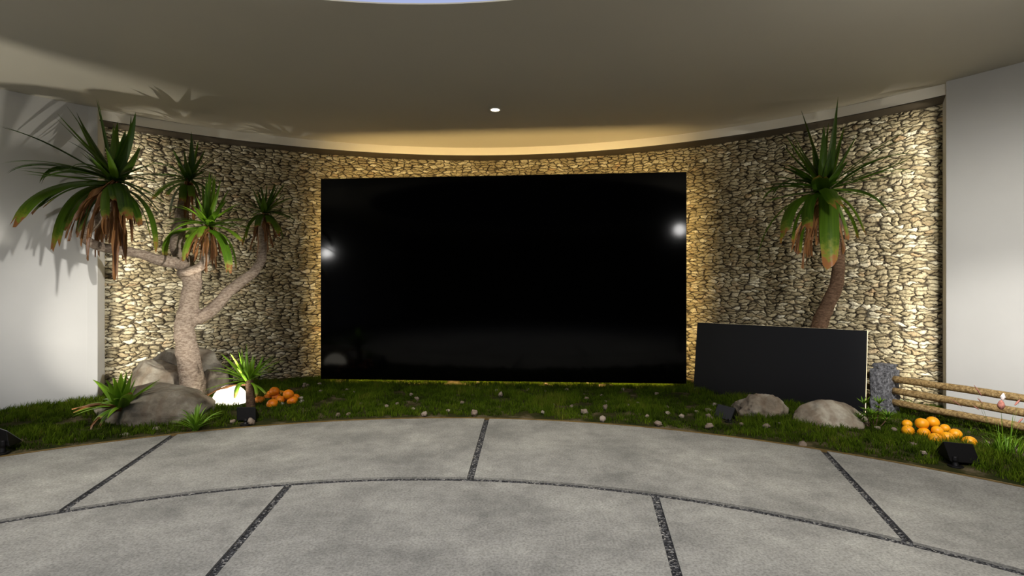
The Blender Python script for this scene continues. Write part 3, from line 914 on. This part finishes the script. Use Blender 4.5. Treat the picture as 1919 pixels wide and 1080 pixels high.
# leafy shrub by the stone post
ls = Vector((P(1637, 800, 5.75).x, 5.75, 0.02))
shrub = thing('leafy_shrub', ls, 'small leafy green shrub at the foot of the grey stone post', 'shrub')
L = Leaves(); stems = []
for (bx, by, tx, ty, whorls) in ((1641, 800, 1648, 757, (0.55, 0.8, 1.0)), (1630, 800, 1619, 758, (0.5, 0.75, 1.0)), (1638, 800, 1632, 778, (0.6, 1.0)), (1650, 800, 1664, 782, (0.7, 1.0)), (1628, 800, 1612, 786, (.6, 1.0))):
    a, b = P(bx, by, 5.75), P(tx, ty, 5.75 + random.uniform(-.08, .08))
    stems.append(tube([a, a.lerp(b, .5) + Vector((.008, 0, 0)), b], [.006, .005, .003], seg=6))
    for wh in whorls:
        c_ = a.lerp(b, wh); nl = 11 if wh == 1.0 else 7
        for k in range(nl):
            an = 2 * PI * k / nl + wh * 3
            s = random.uniform(.06, .09); up_ = (0.06 if wh == 1.0 else 0.02) + random.uniform(-.01, .03)
            d_ = Vector((math.cos(an) * s, math.sin(an) * s, up_))
            L.leaf(c_, c_ + d_ * .55 + Vector((0, 0, .012)), c_ + d_, .020, 0.0, 0, n=6)
L.build('foliage', M['leaf_bright'], shrub)
v, f = join(stems); mk('stem', v, f, M['bark_dark'], shrub)

# reed clump by the fence
rb = Vector((P(1885, 845, 4.85).x, 4.85, 0.01))
reed = thing('reed_clump', rb, 'clump of tall green grass with pinkish seed heads in front of the log fence', 'grass clump')
L = Leaves()
cv = lambda x, y: (1780 + x / 6.75, 700 + y / 6.75)
for (tx, ty, kx, ky, bx_, w) in ((550, 535, 600, 700, 660, 22), (815, 470, 770, 700, 765, 14), (650, 460, 665, 640, 690, 14), (335, 622, 400, 760, 560, 14), (535, 600, 570, 720, 640, 12), (430, 790, 520, 760, 600, 20),
                                 (610, 600, 620, 720, 660, 14), (700, 750, 700, 820, 740, 14), (930, 780, 880, 860, 850, 16), (840, 800, 820, 880, 800, 16), (480, 720, 560, 800, 640, 14), (520, 880, 560, 850, 620, 14), (460, 840, 520, 860, 620, 14),
                                 (650, 720, 640, 820, 660, 14), (560, 760, 600, 840, 650, 14), (900, 850, 840, 880, 800, 12), (760, 780, 760, 860, 760, 14), (600, 820, 620, 880, 660, 12), (870, 700, 830, 820, 800, 10), (680, 840, 690, 880, 700, 12), (490, 480, 530, 640, 640, 5), (310, 150, 420, 420, 640, 5), (345, 310, 430, 560, 650, 5), (10, 320, 260, 560, 640, 5), (890, 330, 800, 620, 740, 5), (930, 570, 830, 700, 770, 5)):
    Yr = 4.85 + random.uniform(-.12, .12)
    p0 = P(*cv(bx_, 1000), Yr); p0.z = 0.01
    L.leaf(p0, P(*cv(kx, ky), Yr), P(*cv(tx, ty), Yr + random.uniform(-.08, .08)), w / 6.75 * Yr / F, 0.0, random.uniform(-.3, .3), n=10)
for k in range(60):
    a = random.uniform(0, 2 * PI); s = random.uniform(.04, .2)
    st = rb + Vector((random.uniform(-.12, .14), random.uniform(-.08, .08), 0)); hh = random.uniform(.10, .22)
    L.leaf(st, st + Vector((math.cos(a) * s * .3, math.sin(a) * s * .3, hh)), st + Vector((math.cos(a) * s, math.sin(a) * s, hh * .9)), .012, 0, random.uniform(-.5, .5), n=8)
L.build('grass_leaves', M['leaf_bright'], reed)
for (x1, y1, x2, y2, r) in ((310, 150, 410, 290, .006), (352, 310, 418, 385, .005), (5, 318, 155, 422, .004), (890, 335, 825, 405, .010), (930, 568, 862, 630, .008), (300, 410, 370, 460, .006)):
    a, b = P(*cv(x1, y1), 4.85), P(*cv(x2, y2), 4.85)
    v, f = tube([a, a.lerp(b, .5), b], [r * .3, r, r * .4], seg=8); mk('seed_head', v, f, M['plume'], reed)
a = P(*cv(652, 400), 4.85)
v, f = tube([a + Vector((0, 0, -.045)), a + Vector((0, 0, -.02)), a, a + Vector((.002, 0, .03)), a + Vector((.004, 0, .045))], [.008, .024, .026, .016, .004], seg=12, rough=.2)
o = mk('flower_bud', v, f, M['plume'], reed); o['label'] = 'reddish round bud'
a = P(*cv(675, 300), 4.85)
v, f = tube([a + Vector((-.006, 0, -.03)), a + Vector((0, 0, 0)), a + Vector((.004, 0, .035))], [.006, .018, .004], seg=10, rough=.5)
o = mk('seed_tuft', v, f, M['plume_w'], reed); o['label'] = 'white fluffy tuft'


# ---------------------------------------------------------------- rocks
def rock(name, c, rad, label, mat, seed, cuts=10, sub=5, cat='rock', group=None, amp=0.16, rot=0.0):
    import bmesh
    bm = bmesh.new(); bmesh.ops.create_icosphere(bm, subdivisions=sub, radius=1.0)
    rs = random.Random(seed); off = Vector((seed * 3.1, seed * 1.7, 0))
    pl = []
    for _ in range(cuts):
        d = Vector((rs.gauss(0, 1), rs.gauss(0, 1), rs.gauss(0.2, .8))).normalized(); pl.append((d, rs.uniform(.66, .88)))
    cr, sr = math.cos(rot), math.sin(rot)
    for v in bm.verts:
        p = v.co.copy()
        for d, k in pl:
            s = p.dot(d) - k
            if s > 0: p -= d * s * 0.85
        q = v.co
        nn = mn.fractal(q * 1.4 + off, 0.9, 2.0, 3) * amp + mn.fractal(q * 5 + off, 0.8, 2.1, 4) * amp * 0.22
        p = p * (1 + nn)
        x, y, z = p.x * rad[0], p.y * rad[1], p.z * rad[2]
        v.co = Vector((x * cr - y * sr, x * sr + y * cr, z))
    me = bpy.data.meshes.new(name); bm.to_mesh(me); bm.free()
    me.polygons.foreach_set('use_smooth', [True] * len(me.polygons)); me.materials.append(mat)
    o = bpy.data.objects.new(name, me); o.location = c; col.objects.link(o)
    return tag(o, label, cat, group)


def rk(px, pytop, wpx, Y, depth, label, mat, seed, sink=0.10, **kw):
    top = EYE - (pytop - 540) / F * Y
    x = (px - 959.5) / F * Y
    g_ = gz(x, Y)
    cz = g_ + (top - g_) * 0.25 - sink * 0.3
    rz = (top - cz) * 1.10
    return rock('boulder', (x, Y, cz), (wpx / F * Y / 2 * 1.12, depth, rz), label, mat, seed, **kw)


rk(286, 725, 188, 6.25, .46, 'large brown-grey boulder at the front of the left rock group, behind the spiky tuft', M['rock'], 11, cuts=4, amp=.10)
rk(302, 674, 96, 7.12, .34, 'pale smooth boulder in the middle of the left rock group, left of the tree trunk', M['rock_pale'], 8, cuts=3, amp=.12)
rk(345, 660, 172, 7.5, .30, 'wide dark boulder at the back of the left rock group, against the stone wall', M['rock'], 23)
rk(404, 690, 50, 7.22, .22, 'small brown boulder just right of the left tree trunk', M['rock'], 31)
rk(1427, 741, 78, 6.42, .24, 'pale rounded boulder in front of the low screen, behind the black floodlight', M['rock_pale'], 17, amp=.24)
rk(1390, 750, 34, 6.60, .13, 'low flat grey stone half buried at the left of the pale boulder', M['rock'], 41)
rk(1556, 755, 116, 5.98, .28, 'wide tan boulder at the right front corner of the low screen', M['rock_pale'], 29, cuts=5, amp=.10)
rk(234, 812, 20, 5.55, .06, 'small grey stone in the grass near the paving, below the large left boulder', M['rock'], 51, sub=3)
rk(293, 800, 14, 5.75, .05, 'small stone between the large left boulder and the paving joint', M['rock'], 53, sub=3)
rk(1860, 877, 30, 4.62, .09, 'flat grey stone in the grass to the right of the nearest black floodlight', M['rock'], 57, sub=4)
rk(1505, 828, 16, 5.20, .05, 'small pale stone lying at the paving edge, left of the right-hand paving joint', M['pebble'], 59, sub=3)

# pebbles
z1 = [(435, 350), (400, 400), (195, 370), (560, 485), (885, 480), (790, 500), (1010, 395), (1060, 432), (1130, 562), (1345, 535), (1575, 560), (1470, 470), (1565, 400), (1625, 345), (1780, 360), (1812, 397), (80, 310), (185, 298), (45, 318),
      (1030, 520), (20, 445), (495, 375), (445, 562), (350, 572), (890, 262), (1610, 290)]
z2 = [(390, 360), (900, 400), (935, 465), (460, 485), (630, 500), (740, 555), (930, 520), (905, 608), (375, 545), (765, 435), (1140, 495), (1160, 455), (1090, 345), (1395, 390), (1310, 587), (1495, 570), (1410, 650), (1620, 595), (1755, 555),
      (1865, 553), (1868, 602), (1865, 680), (1490, 515), (1230, 485), (1735, 350), (240, 350), (590, 355), (780, 292), (400, 298)]
big = {(1130, 562), (1575, 560), (905, 608), (1410, 650), (1865, 553), (1868, 602), (1865, 680), (740, 555), (930, 520), (1812, 397)}
peb = [(560 + x / 4.8, 660 + y / 4.8, (x, y) in big) for x, y in z1] + [(940 + x / 4.8, 660 + y / 4.8, (x, y) in big) for x, y in z2]
more = [(1436, 803, 1), (1463, 799, 0), (1390, 797, 0), (1339, 761, 0), (470, 793, 1), (436, 792, 0), (528, 763, 0), (565, 758, 0), (571, 723, 0), (1645, 805, 0), (1712, 838, 0), (1730, 852, 0), (1676, 806, 0), (1850, 835, 0), (1905, 848, 0)]
protos = [rock('pebble', (0, 0, -50), (.032, .028, .024), None, M['pebble'], 70 + k, sub=3, cat=None, amp=.3) for k in range(5)]
pm = [p.data for p in protos]
for p in protos: bpy.data.objects.remove(p)
for i, (px, py, bg) in enumerate(peb + more):
    if py < 716: continue
    g_ = G(px, py, 0.03)
    if math.hypot(g_.x - KC[0], g_.y - KC[1]) < KR + 0.05: continue
    o = bpy.data.objects.new('pebble', pm[i % 5]); col.objects.link(o)
    s = (1.55 if bg else 1.0) * random.uniform(.85, 1.15)
    o.scale = (s, s, s)
    o.location = (g_.x, g_.y, gz(g_.x, g_.y) + 0.021 * s); o.rotation_euler = (random.uniform(0, 6), 0, random.uniform(0, 6))
    if i < len(peb): tag(o, 'small pale pebble scattered in the grass strip below the huge black screen', 'pebble', 'pebbles in the grass below the big screen')
    elif px > 1300 and px < 1480: tag(o, 'small pale pebble in the grass around the black floodlight near the low screen', 'pebble', 'pebbles around the middle floodlight')
    elif px > 1600: tag(o, 'small pale pebble in the grass around the right fruit pile', 'pebble', 'pebbles around the right fruit pile')
    else: tag(o, 'small pale pebble in the grass near the left orange fruit and floodlit rock', 'pebble', 'pebbles near the left fruit pile')

# ---------------------------------------------------------------- fruit
LZ = lambda x, y: (460 + x / 15.43, 710 + y / 15.43)
RZ = lambda x, y: (1670 + x / 8.3, 760 + y / 8.3)
left_f = [(400, 655, .075, 'leftmost orange of the left pile, nearest the yucca'), (630, 565, .062, 'darker orange just right of the leftmost one in the left pile'),
          (775, 740, .075, 'front lowest orange of the left pile, half hidden in grass'), (835, 375, .17, 'topmost orange of the left pile with a green stalk scar'),
          (720, 455, .10, 'orange tucked behind the left side of the topmost one in the left pile'), (1025, 440, .062, 'small orange at the back middle of the left pile'),
          (890, 548, .085, 'orange in the middle of the left pile, below the topmost one'), (1005, 632, .072, 'orange right behind the front lowest one in the left pile'),
          (1240, 460, .165, 'large raised orange on the right side of the left pile'), (1352, 650, .075, 'orange at the right front of the left pile, below the large raised one'),
          (1440, 560, .075, 'rightmost orange of the left pile, peeking out behind its neighbour')]
right_f = [(250, 290, .060, 'leftmost back orange fruit of the right pile'), (265, 395, .060, 'leftmost front orange fruit of the right pile'), (482, 285, .150, 'raised orange fruit at the upper left of the right pile'),
           (650, 262, .155, 'topmost orange fruit at the back of the right pile'), (842, 358, .060, 'small orange fruit at the back right of the right pile, near the fence'), (722, 398, .100, 'orange fruit in the middle of the right pile'),
           (512, 430, .062, 'orange fruit at the left front of the right pile, below the raised one'), (1002, 450, .062, 'orange fruit right of the middle of the right pile, above the floodlight'),
           (870, 500, .062, 'orange fruit in the front row of the right pile, left above the floodlight'), (690, 522, .060, 'nearest orange fruit at the front left of the floodlight'),
           (1220, 572, .060, 'rightmost orange fruit of the right pile, behind the floodlight')]


def fruit(name, cv, lst, r, mat, group, rr):
    c0 = (0, 0, 0)
    first = None
    for i, (x, y, z, lab) in enumerate(lst):
        px, py = cv(x, y)
        g_ = G(px, py, z)
        if first is None:
            t = thing(name, g_, lab, 'fruit', group)
            v, f = sphere_vf(g_, r, 28, 18, 0.93)
            v = [Vector(q) for q in v]
            for q in v:
                d = q - g_
                hr = math.hypot(d.x, d.y)
                if d.z > 0 and hr < r * .35: q.z -= 0.10 * r * (1 - hr / (r * .35)) ** 2
            mk('peel', v, f, mat, t)
            v, f = tube([g_ + Vector((0, 0, r * .80)), g_ + Vector((0, 0, r * .86)), g_ + Vector((0.001, 0, r * .90))], [r * .09, r * .10, r * .05], seg=7)
            mk('stalk', v, f, M['stalk'], t)
            first = t
        else:
            t = first.copy(); col.objects.link(t); t.location = g_; t['label'] = lab
            for ch in list(first.children):
                c_ = ch.copy(); col.objects.link(c_); c_.parent = t
        s = rr[i]
        t.scale = (s, s, s)
        t.rotation_euler = (random.uniform(-.4, .4), random.uniform(-.4, .4), random.uniform(0, 6))
    return first


fruit('orange_fruit', LZ, left_f, .072, M['orange'], 'orange fruit piled left of the big screen', [1.0, .82, 1.0, .95, .8, .75, .85, .95, 1.0, .98, .85])
fruit('lit_orange_fruit', RZ, right_f, .056, M['orange_lit'], 'orange fruit piled by the log fence', [.9, 1.05, 1.12, 1.1, .85, .95, 1.05, 1.08, 1.08, 1.08, 1.1])


# ---------------------------------------------------------------- floodlights
def flood(A, Bp, Cp, E, foot, label):
    """prism housing: edge A-C faces the viewer, B is the far corner; E runs along the housing"""
    A, Bp, Cp, E, foot = map(Vector, (A, Bp, Cp, E, foot))
    t = thing('floodlight', foot, label, 'floodlight')
    V = [A, Bp, Cp, A + E, Bp + E, Cp + E]
    Fc = [(0, 1, 2), (3, 5, 4), (0, 3, 4, 1), (1, 4, 5, 2), (2, 5, 3, 0)]
    hs = mk('housing', V, Fc, M['black_metal'], t, smooth=False); bevel(hs, 0.006, 2)
    nrm = (Bp - A).cross(E).normalized()
    if nrm.z < 0: nrm = -nrm
    i = lambda a, b, s: a + (b - a) * s
    q = [i(i(A, Bp, .1), i(A + E, Bp + E, .1), .08), i(i(A, Bp, .9), i(A + E, Bp + E, .9), .08), i(i(A, Bp, .9), i(A + E, Bp + E, .9), .92), i(i(A, Bp, .1), i(A + E, Bp + E, .1), .92)]
    V = [p + nrm * 0.002 for p in q] + [p + nrm * 0.006 for p in q]
    mk('lens', V, [(3, 2, 1, 0), (4, 5, 6, 7), (0, 1, 5, 4), (1, 2, 6, 5), (2, 3, 7, 6), (3, 0, 4, 7)], M['glass_lens'], hs, smooth=False)
    mid = (A + Cp + Bp) / 3 + E * 0.5
    low = Vector((foot.x, foot.y, foot.z + 0.012))
    hi = Vector((foot.x, foot.y + 0.01, mid.z - 0.01))
    v, f = tube([low, low.lerp(hi, .4), low.lerp(hi, .6), hi], [.030, .020, .026, .022], seg=12)
    mk('bracket', v, f, M['black_metal'], t)
    v, f = prism_z([(foot.x + .058 * math.cos(2 * PI * k / 28), foot.y + .058 * math.sin(2 * PI * k / 28)) for k in range(28)], foot.z - 0.004, foot.z + 0.016)
    bevel(mk('base_plate', v, f, M['black_metal'], t, smooth=False), 0.004)
    return mid, nrm


fR = flood(P(1767.6, 827.5, 4.60), P(1751, 846.7, 4.80), P(1782, 866, 4.56), Vector((.235, -.04, -.012)), G(1791, 876, 0.006), 'nearest black floodlight at the right, beside the right fruit pile and the paving edge')
fM = flood(P(1379, 765, 6.15), P(1387, 785, 6.33), P(1369.5, 789.5, 6.12), Vector((-.175, .10, .03)), G(1368, 793, 0.012), 'black floodlight in the grass in front of the low leaning screen')
fL = flood(P(12, 808, 4.95), P(43, 827.5, 5.12), P(17, 838, 4.92), Vector((-.22, .05, .045)), G(4, 851, 0.006), 'black floodlight at the far left edge of the grass')
fG = flood(P(443, 763, 6.05), P(452, 780, 6.25), P(443, 789, 6.02), Vector((.225, .0, .0)), G(460, 797, 0.012), 'black floodlight in front of the floodlit rock and yucca')

# unseen floodlight and bush added past the left edge to pattern the ceiling
o_ = Vector((-5.80, 4.95, 0.0))
fX = flood(o_ + Vector((-.02, 0, .25)), o_ + Vector((.12, .16, .16)), o_ + Vector((.0, -.04, .08)), (-.22, .05, .03), o_ + Vector((-.1, 0, .006)), 'unseen black floodlight added beyond the left edge to light the ceiling')
tuft('spiky_bush', Vector((-5.80, 5.12, 0.02)), 'tall spiky bush added unseen beyond the left edge beside a floodlight', 'bush', 24, 1.1, .5, 0.085, M['leaf'], 12)  # unseen bush added to cast shadows on the ceiling

# glowing globe standing in for a rock lit white by the floodlight
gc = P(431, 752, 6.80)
gt = thing('floodlit_rock', Vector((gc.x, gc.y, gz(gc.x, gc.y))), 'floodlit rock made as a glowing white globe in the grass beside the yucca', 'lamp')
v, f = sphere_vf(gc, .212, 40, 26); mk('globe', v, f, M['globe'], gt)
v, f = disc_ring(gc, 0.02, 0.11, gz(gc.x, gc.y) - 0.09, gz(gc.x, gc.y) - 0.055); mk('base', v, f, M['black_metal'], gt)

# ---------------------------------------------------------------- fence
fd = Vector((0.40, -0.9165, 0)); fn = Vector((-0.9165, -0.40, 0))
fb = Vector((4.70, 6.46, 0.0))
fence = thing('log_fence', fb, 'rustic log rail fence with a rough grey stone post along the right white wall', 'fence')


def post(c, hgt, name='stone_post'):
    import bmesh
    bm = bmesh.new(); bmesh.ops.create_cube(bm, size=1.0)
    bmesh.ops.bevel(bm, geom=[e for e in bm.edges if all(v.co.z > 0 for v in e.verts)], offset=0.10, segments=4, affect='EDGES')
    bmesh.ops.subdivide_edges(bm, edges=bm.edges[:], cuts=12, use_grid_fill=True)
    V = []
    for v in bm.verts:
        p = fd * (v.co.x * .225) + fn * (v.co.y * .215) + Vector((0, 0, (v.co.z + .5) * (hgt + .05) - .05))
        p += (fd * v.co.x + fn * v.co.y).normalized() * (mn.fractal((p + c) * 24, .9, 2, 4) * .019)
        V.append(c + p)
    bm.verts.index_update()
    Fc = [tuple(v.index for v in f.verts) for f in bm.faces]
    bm.free()
    return mk(name, V, Fc, M['granite'], fence)


o = post(fb, 0.645); o['label'] = 'rough grey granite post'
post(fb + fd * 3.2, 0.645)
for zz, z2_ in ((0.470, 0.470), (0.325, 0.325), (0.178, 0.178)):
    for s0, s1 in ((0.10, 3.10), (-1.25, -0.10)):
        pts, rad = [], []
        for k in range(9):
            s = s0 + (s1 - s0) * k / 8
            pts.append(fb + fd * s + Vector((0, 0, zz)) + Vector((random.uniform(-.004, .004), 0, random.uniform(-.005, .005))))
            rad.append(.041 + random.uniform(-.002, .002))
        if s0 < 0:
            pts = [p + Vector((0, 0.45, 0)) * max(0, ((p - fb).length - .1)) * .35 for p in pts]
        v, f = tube(pts, rad, seg=16, rough=.10, sub=4)
        o = mk('log_rail', v, f, M['log'], fence)

# ---------------------------------------------------------------- grass
NT_ = 17000
ths = rng.uniform(math.radians(22), math.radians(160), NT_ * 2)
rr = np.sqrt(rng.uniform((KR + 0.02) ** 2, (KR + 3.0) ** 2, NT_ * 2))
gx = KC[0] + rr * np.cos(ths); gy = KC[1] + rr * np.sin(ths)
rw = np.hypot(gx - WC[0], gy - WC[1])
tw = np.arctan2(gy - WC[1], gx - WC[0])
lim = np.where((tw > 0.68) & (tw < 2.29), R_STONE - 0.05, R_WHITE - 0.04)
ok = (rw < lim) & (rr > KR + 0.05)
gx, gy = gx[ok], gy[ok]
clear = []
for o_ in col.objects:
    if o_.parent is None and o_.name.startswith('floodlight') and o_.type == 'EMPTY': clear.append((o_.location.x, o_.location.y, .13)); clear.append((o_.location.x, o_.location.y - .14, .10))
    if o_.parent is None and ('_fruit' in o_.name): clear.append((o_.location.x, o_.location.y - .02, .085))
bl_, qd, trs, cl = [], [], [], []
vi = 0
for x, y in zip(gx, gy):
    nzv = mn.fractal(Vector((x * 1.1, y * 1.1, 3)), .9, 2, 3)
    dk = math.hypot(x - KC[0], y - KC[1]) - KR
    bare = mn.noise(Vector((x * 2.6, y * 2.6, 9)))
    if any((x - ex) ** 2 + (y - ey) ** 2 < er * er for ex, ey, er in clear): continue
    if bare > 0.33 or (dk < 0.10 and bare > -0.25): continue
    hgt = (0.066 + 0.045 * nzv + 0.035 * mn.noise(Vector((x * 5, y * 5, 1)))) * random.uniform(.6, 1.25)
    if dk < 0.25: hgt *= 0.55 + 0.45 * dk / .25
    z = gz(x, y) - 0.004
    tint = min(1, max(0, 0.40 + 0.45 * nzv + 0.35 * mn.noise(Vector((x * 6, y * 6, 5))) + random.uniform(-.22, .22)))
    for k in range(9):
        a = random.uniform(0, 2 * PI); s = random.uniform(0.1, .75) * hgt
        bx, by = x + random.uniform(-.03, .03), y + random.uniform(-.03, .03)
        h_ = hgt * random.uniform(.55, 1.2); w_ = random.uniform(.0022, .0042)
        fa = random.uniform(0, PI); sx, sy = math.cos(fa) * w_, math.sin(fa) * w_
        dx, dy_ = math.cos(a) * s, math.sin(a) * s
        bl_ += [(bx - sx, by - sy, z), (bx + sx, by + sy, z), (bx + dx * .35 + sx * .8, by + dy_ * .35 + sy * .8, z + h_ * .6),
                (bx + dx * .35 - sx * .8, by + dy_ * .35 - sy * .8, z + h_ * .6), (bx + dx, by + dy_, z + h_)]
        tt = min(1, max(0, tint + random.uniform(-.15, .15)))
        cl += [(0, tt, 0, 1), (0, tt, 0, 1), (.6, tt, 0, 1), (.6, tt, 0, 1), (1, tt, 0, 1)]
        qd.append((vi, vi + 1, vi + 2, vi + 3)); trs.append((vi + 3, vi + 2, vi + 4)); vi += 5
go = fast_mesh('grass', np.array(bl_), np.array(qd), np.array(trs), M['grass'], np.array(cl))
tag(go, 'short dark green grass covering the curved planting bed', 'grass', kind='stuff')


# ---------------------------------------------------------------- lights
def spot(name, loc, aim, power, size, blend=0.6, rad=0.1, color=(1, 1, 1)):
    L = bpy.data.lights.new(name, 'SPOT'); L.energy = power; L.spot_size = math.radians(size); L.spot_blend = blend
    L.shadow_soft_size = rad; L.color = color
    o = bpy.data.objects.new(name, L); col.objects.link(o); o.location = loc
    o.rotation_euler = (Vector(aim) - Vector(loc)).to_track_quat('-Z', 'Y').to_euler()
    return o


# two courtyard lamps behind the viewer: their glow shows in the black screen
M['bulb'] = emit('lamp_bulb', (1.0, 0.98, 0.95), 70.0)


def court_lamp(p, aims, label):
    t = thing('courtyard_lamp', (p[0], p[1], 0), label, 'lamp')
    v, f = tube([(p[0], p[1], 0), (p[0], p[1], p[2] * .5), (p[0], p[1], p[2] - .16)], [.04, .035, .03], seg=12); mk('pole', v, f, M['black_metal'], t)
    v, f = sphere_vf(p, .13, 28, 18); mk('bulb', v, f, M['bulb'], t)
    for aim, pw, sz, bl in aims:
        d_ = (Vector(aim) - Vector(p)).normalized()
        spot('courtyard_beam', Vector(p) + d_ * .25, aim, pw, sz, bl, 0.10, (1, .97, .92))


court_lamp((3.40, 2.85, 3.06), [((5.75, 6.1, 0.9), 420, 92, 1.0), ((5.5, 5.75, 0.6), 520, 44, 1.0), ((-5.8, 7.4, 1.2), 3000, 20, 1.0)], 'tall courtyard lamp with a round white bulb at the right behind the viewer')
court_lamp((-6.3, 2.45, 2.63), [((-5.9, 7.3, 1.0), 200, 62, 1.0)], 'courtyard lamp with a round white bulb at the left behind the viewer')
sn = bpy.data.lights.new('paving_fill', 'SUN'); sn.energy = 3.5; sn.angle = math.radians(38); sn.color = (1, .945, .83)  # added soft fill through the roof opening to brighten the paving
so_ = bpy.data.objects.new('paving_fill', sn); col.objects.link(so_); so_.location = (0, -5, 8)
so_.rotation_euler = (Vector((0, math.cos(math.radians(57)), -math.sin(math.radians(57))))).to_track_quat('-Z', 'Y').to_euler()
# floodlights
for (mid, nrm), aim, pw, sz, off in ((fR, (4.12, 6.70, 2.35), 150, 24, .14), (fM, (4.12, 6.80, 2.50), 120, 24, .12), 
                                    (fL, (-5.45, 7.5, 1.0), 110, 62, .22), (fL, (-4.35, 7.15, 2.5), 170, 17, .2), (fL, (-4.45, 7.1, 1.15), 70, 34, .2), (fG, (-4.45, 7.2, 2.45), 280, 22, .12), (fG, (-4.45, 7.1, .9), 40, 70, .12)):
    d_ = (Vector(aim) - mid).normalized()
    spot('floodlight_beam', mid + d_ * off + Vector((0, 0, .05)), aim, pw, sz, .7, 0.03, (1, .95, .85))
spot('floodlight_beam', fX[0] + Vector((0, .05, .12)), (-4.85, 6.0, 4.1), 200, 78, .12, 0.006, (1, .95, .85))  # beam of the added unseen floodlight, for the ceiling patches
spot('downlight_beam', (dl[0], dl[1], HC - 0.03), (dl[0], dl[1], 0), 12, 80, .8, 0.05, (1, .88, .66))



def strip_light(name, c_, along, normal, length, width, power, spread, color):
    L = bpy.data.lights.new(name, 'AREA'); L.shape = 'RECTANGLE'; L.size = length; L.size_y = width
    L.energy = power; L.color = color; L.spread = math.radians(spread)
    o = bpy.data.objects.new(name, L); col.objects.link(o)
    z = -Vector(normal).normalized(); x = Vector(along).normalized(); x = (x - z * x.dot(z)).normalized(); y = z.cross(x)
    from mathutils import Matrix
    mt = Matrix((x, y, z)).transposed().to_4x4(); mt.translation = Vector(c_)
    o.matrix_world = mt
    return o


c, ux, up, nb, w_, h_s = SCREEN
warm = (1, .70, .29)
bk_ = c + nb * 0.125
strip_light('screen_glow', bk_ + up * (h_s - .08), ux, nb + up * .55, 2 * w_ - .3, .06, 34, 150, warm)
strip_light('screen_glow', bk_ - up * (h_s - .08), ux, nb - up * .6, 2 * w_ - .3, .05, 34, 150, warm)
for sg in (-1, 1):
    strip_light('screen_glow', bk_ + ux * sg * (w_ - .09), up, nb + ux * sg * .25, 2 * h_s - .3, .06, 11, 95, warm)
# concealed light strips in the reveals where the stone wall ends
for a_, sg in ((0.700, 1), (2.275, -1)):
    x_, y_ = arc(WC, 7.88, a_)
    tn = Vector((-math.sin(a_), math.cos(a_), 0)) * sg; ro = Vector((math.cos(a_), math.sin(a_), 0))
    strip_light('reveal_glow', (x_, y_, 2.0), (0, 0, 1), tn + ro * .45, 3.7, .03, 19, 150, (1, .92, .78))

w = bpy.data.worlds.new('evening_sky'); sc.world = w; w.use_nodes = True
wt = w.node_tree; bg = wt.nodes['Background']
tc = wt.nodes.new('ShaderNodeTexCoord'); sx = wt.nodes.new('ShaderNodeSeparateXYZ'); wt.links.new(tc.outputs['Generated'], sx.inputs[0])
rp = wt.nodes.new('ShaderNodeValToRGB'); wt.links.new(sx.outputs['Z'], rp.inputs[0])
el = rp.color_ramp.elements; el[0].position = 0.24; el[0].color = (0.010, 0.011, 0.016, 1)   # low sky darkened so the black screen mirrors no glow
el[1].position = 0.42; el[1].color = (0.40, 0.47, 0.76, 1)
wt.links.new(rp.outputs[0], bg.inputs[0]); bg.inputs[1].default_value = 1.0

# ---------------------------------------------------------------- camera
cd = bpy.data.cameras.new('camera'); cd.sensor_width = 36.0; cd.lens = 18.0; cd.clip_start = 0.05
cam = bpy.data.objects.new('camera', cd); col.objects.link(cam)
cam.location = (0, 0, EYE); cam.rotation_euler = (PI / 2, 0, 0)
sc.camera = cam
sc.view_settings.view_transform = 'Standard'; sc.view_settings.look = 'None'; sc.view_settings.gamma = 1.0
sc.view_settings.exposure = 0.0; sc.view_settings.use_curve_mapping = False
sc.cycles.use_denoising = True
sc.cycles.max_bounces = 8; sc.cycles.diffuse_bounces = 4; sc.cycles.sample_clamp_indirect = 6.0
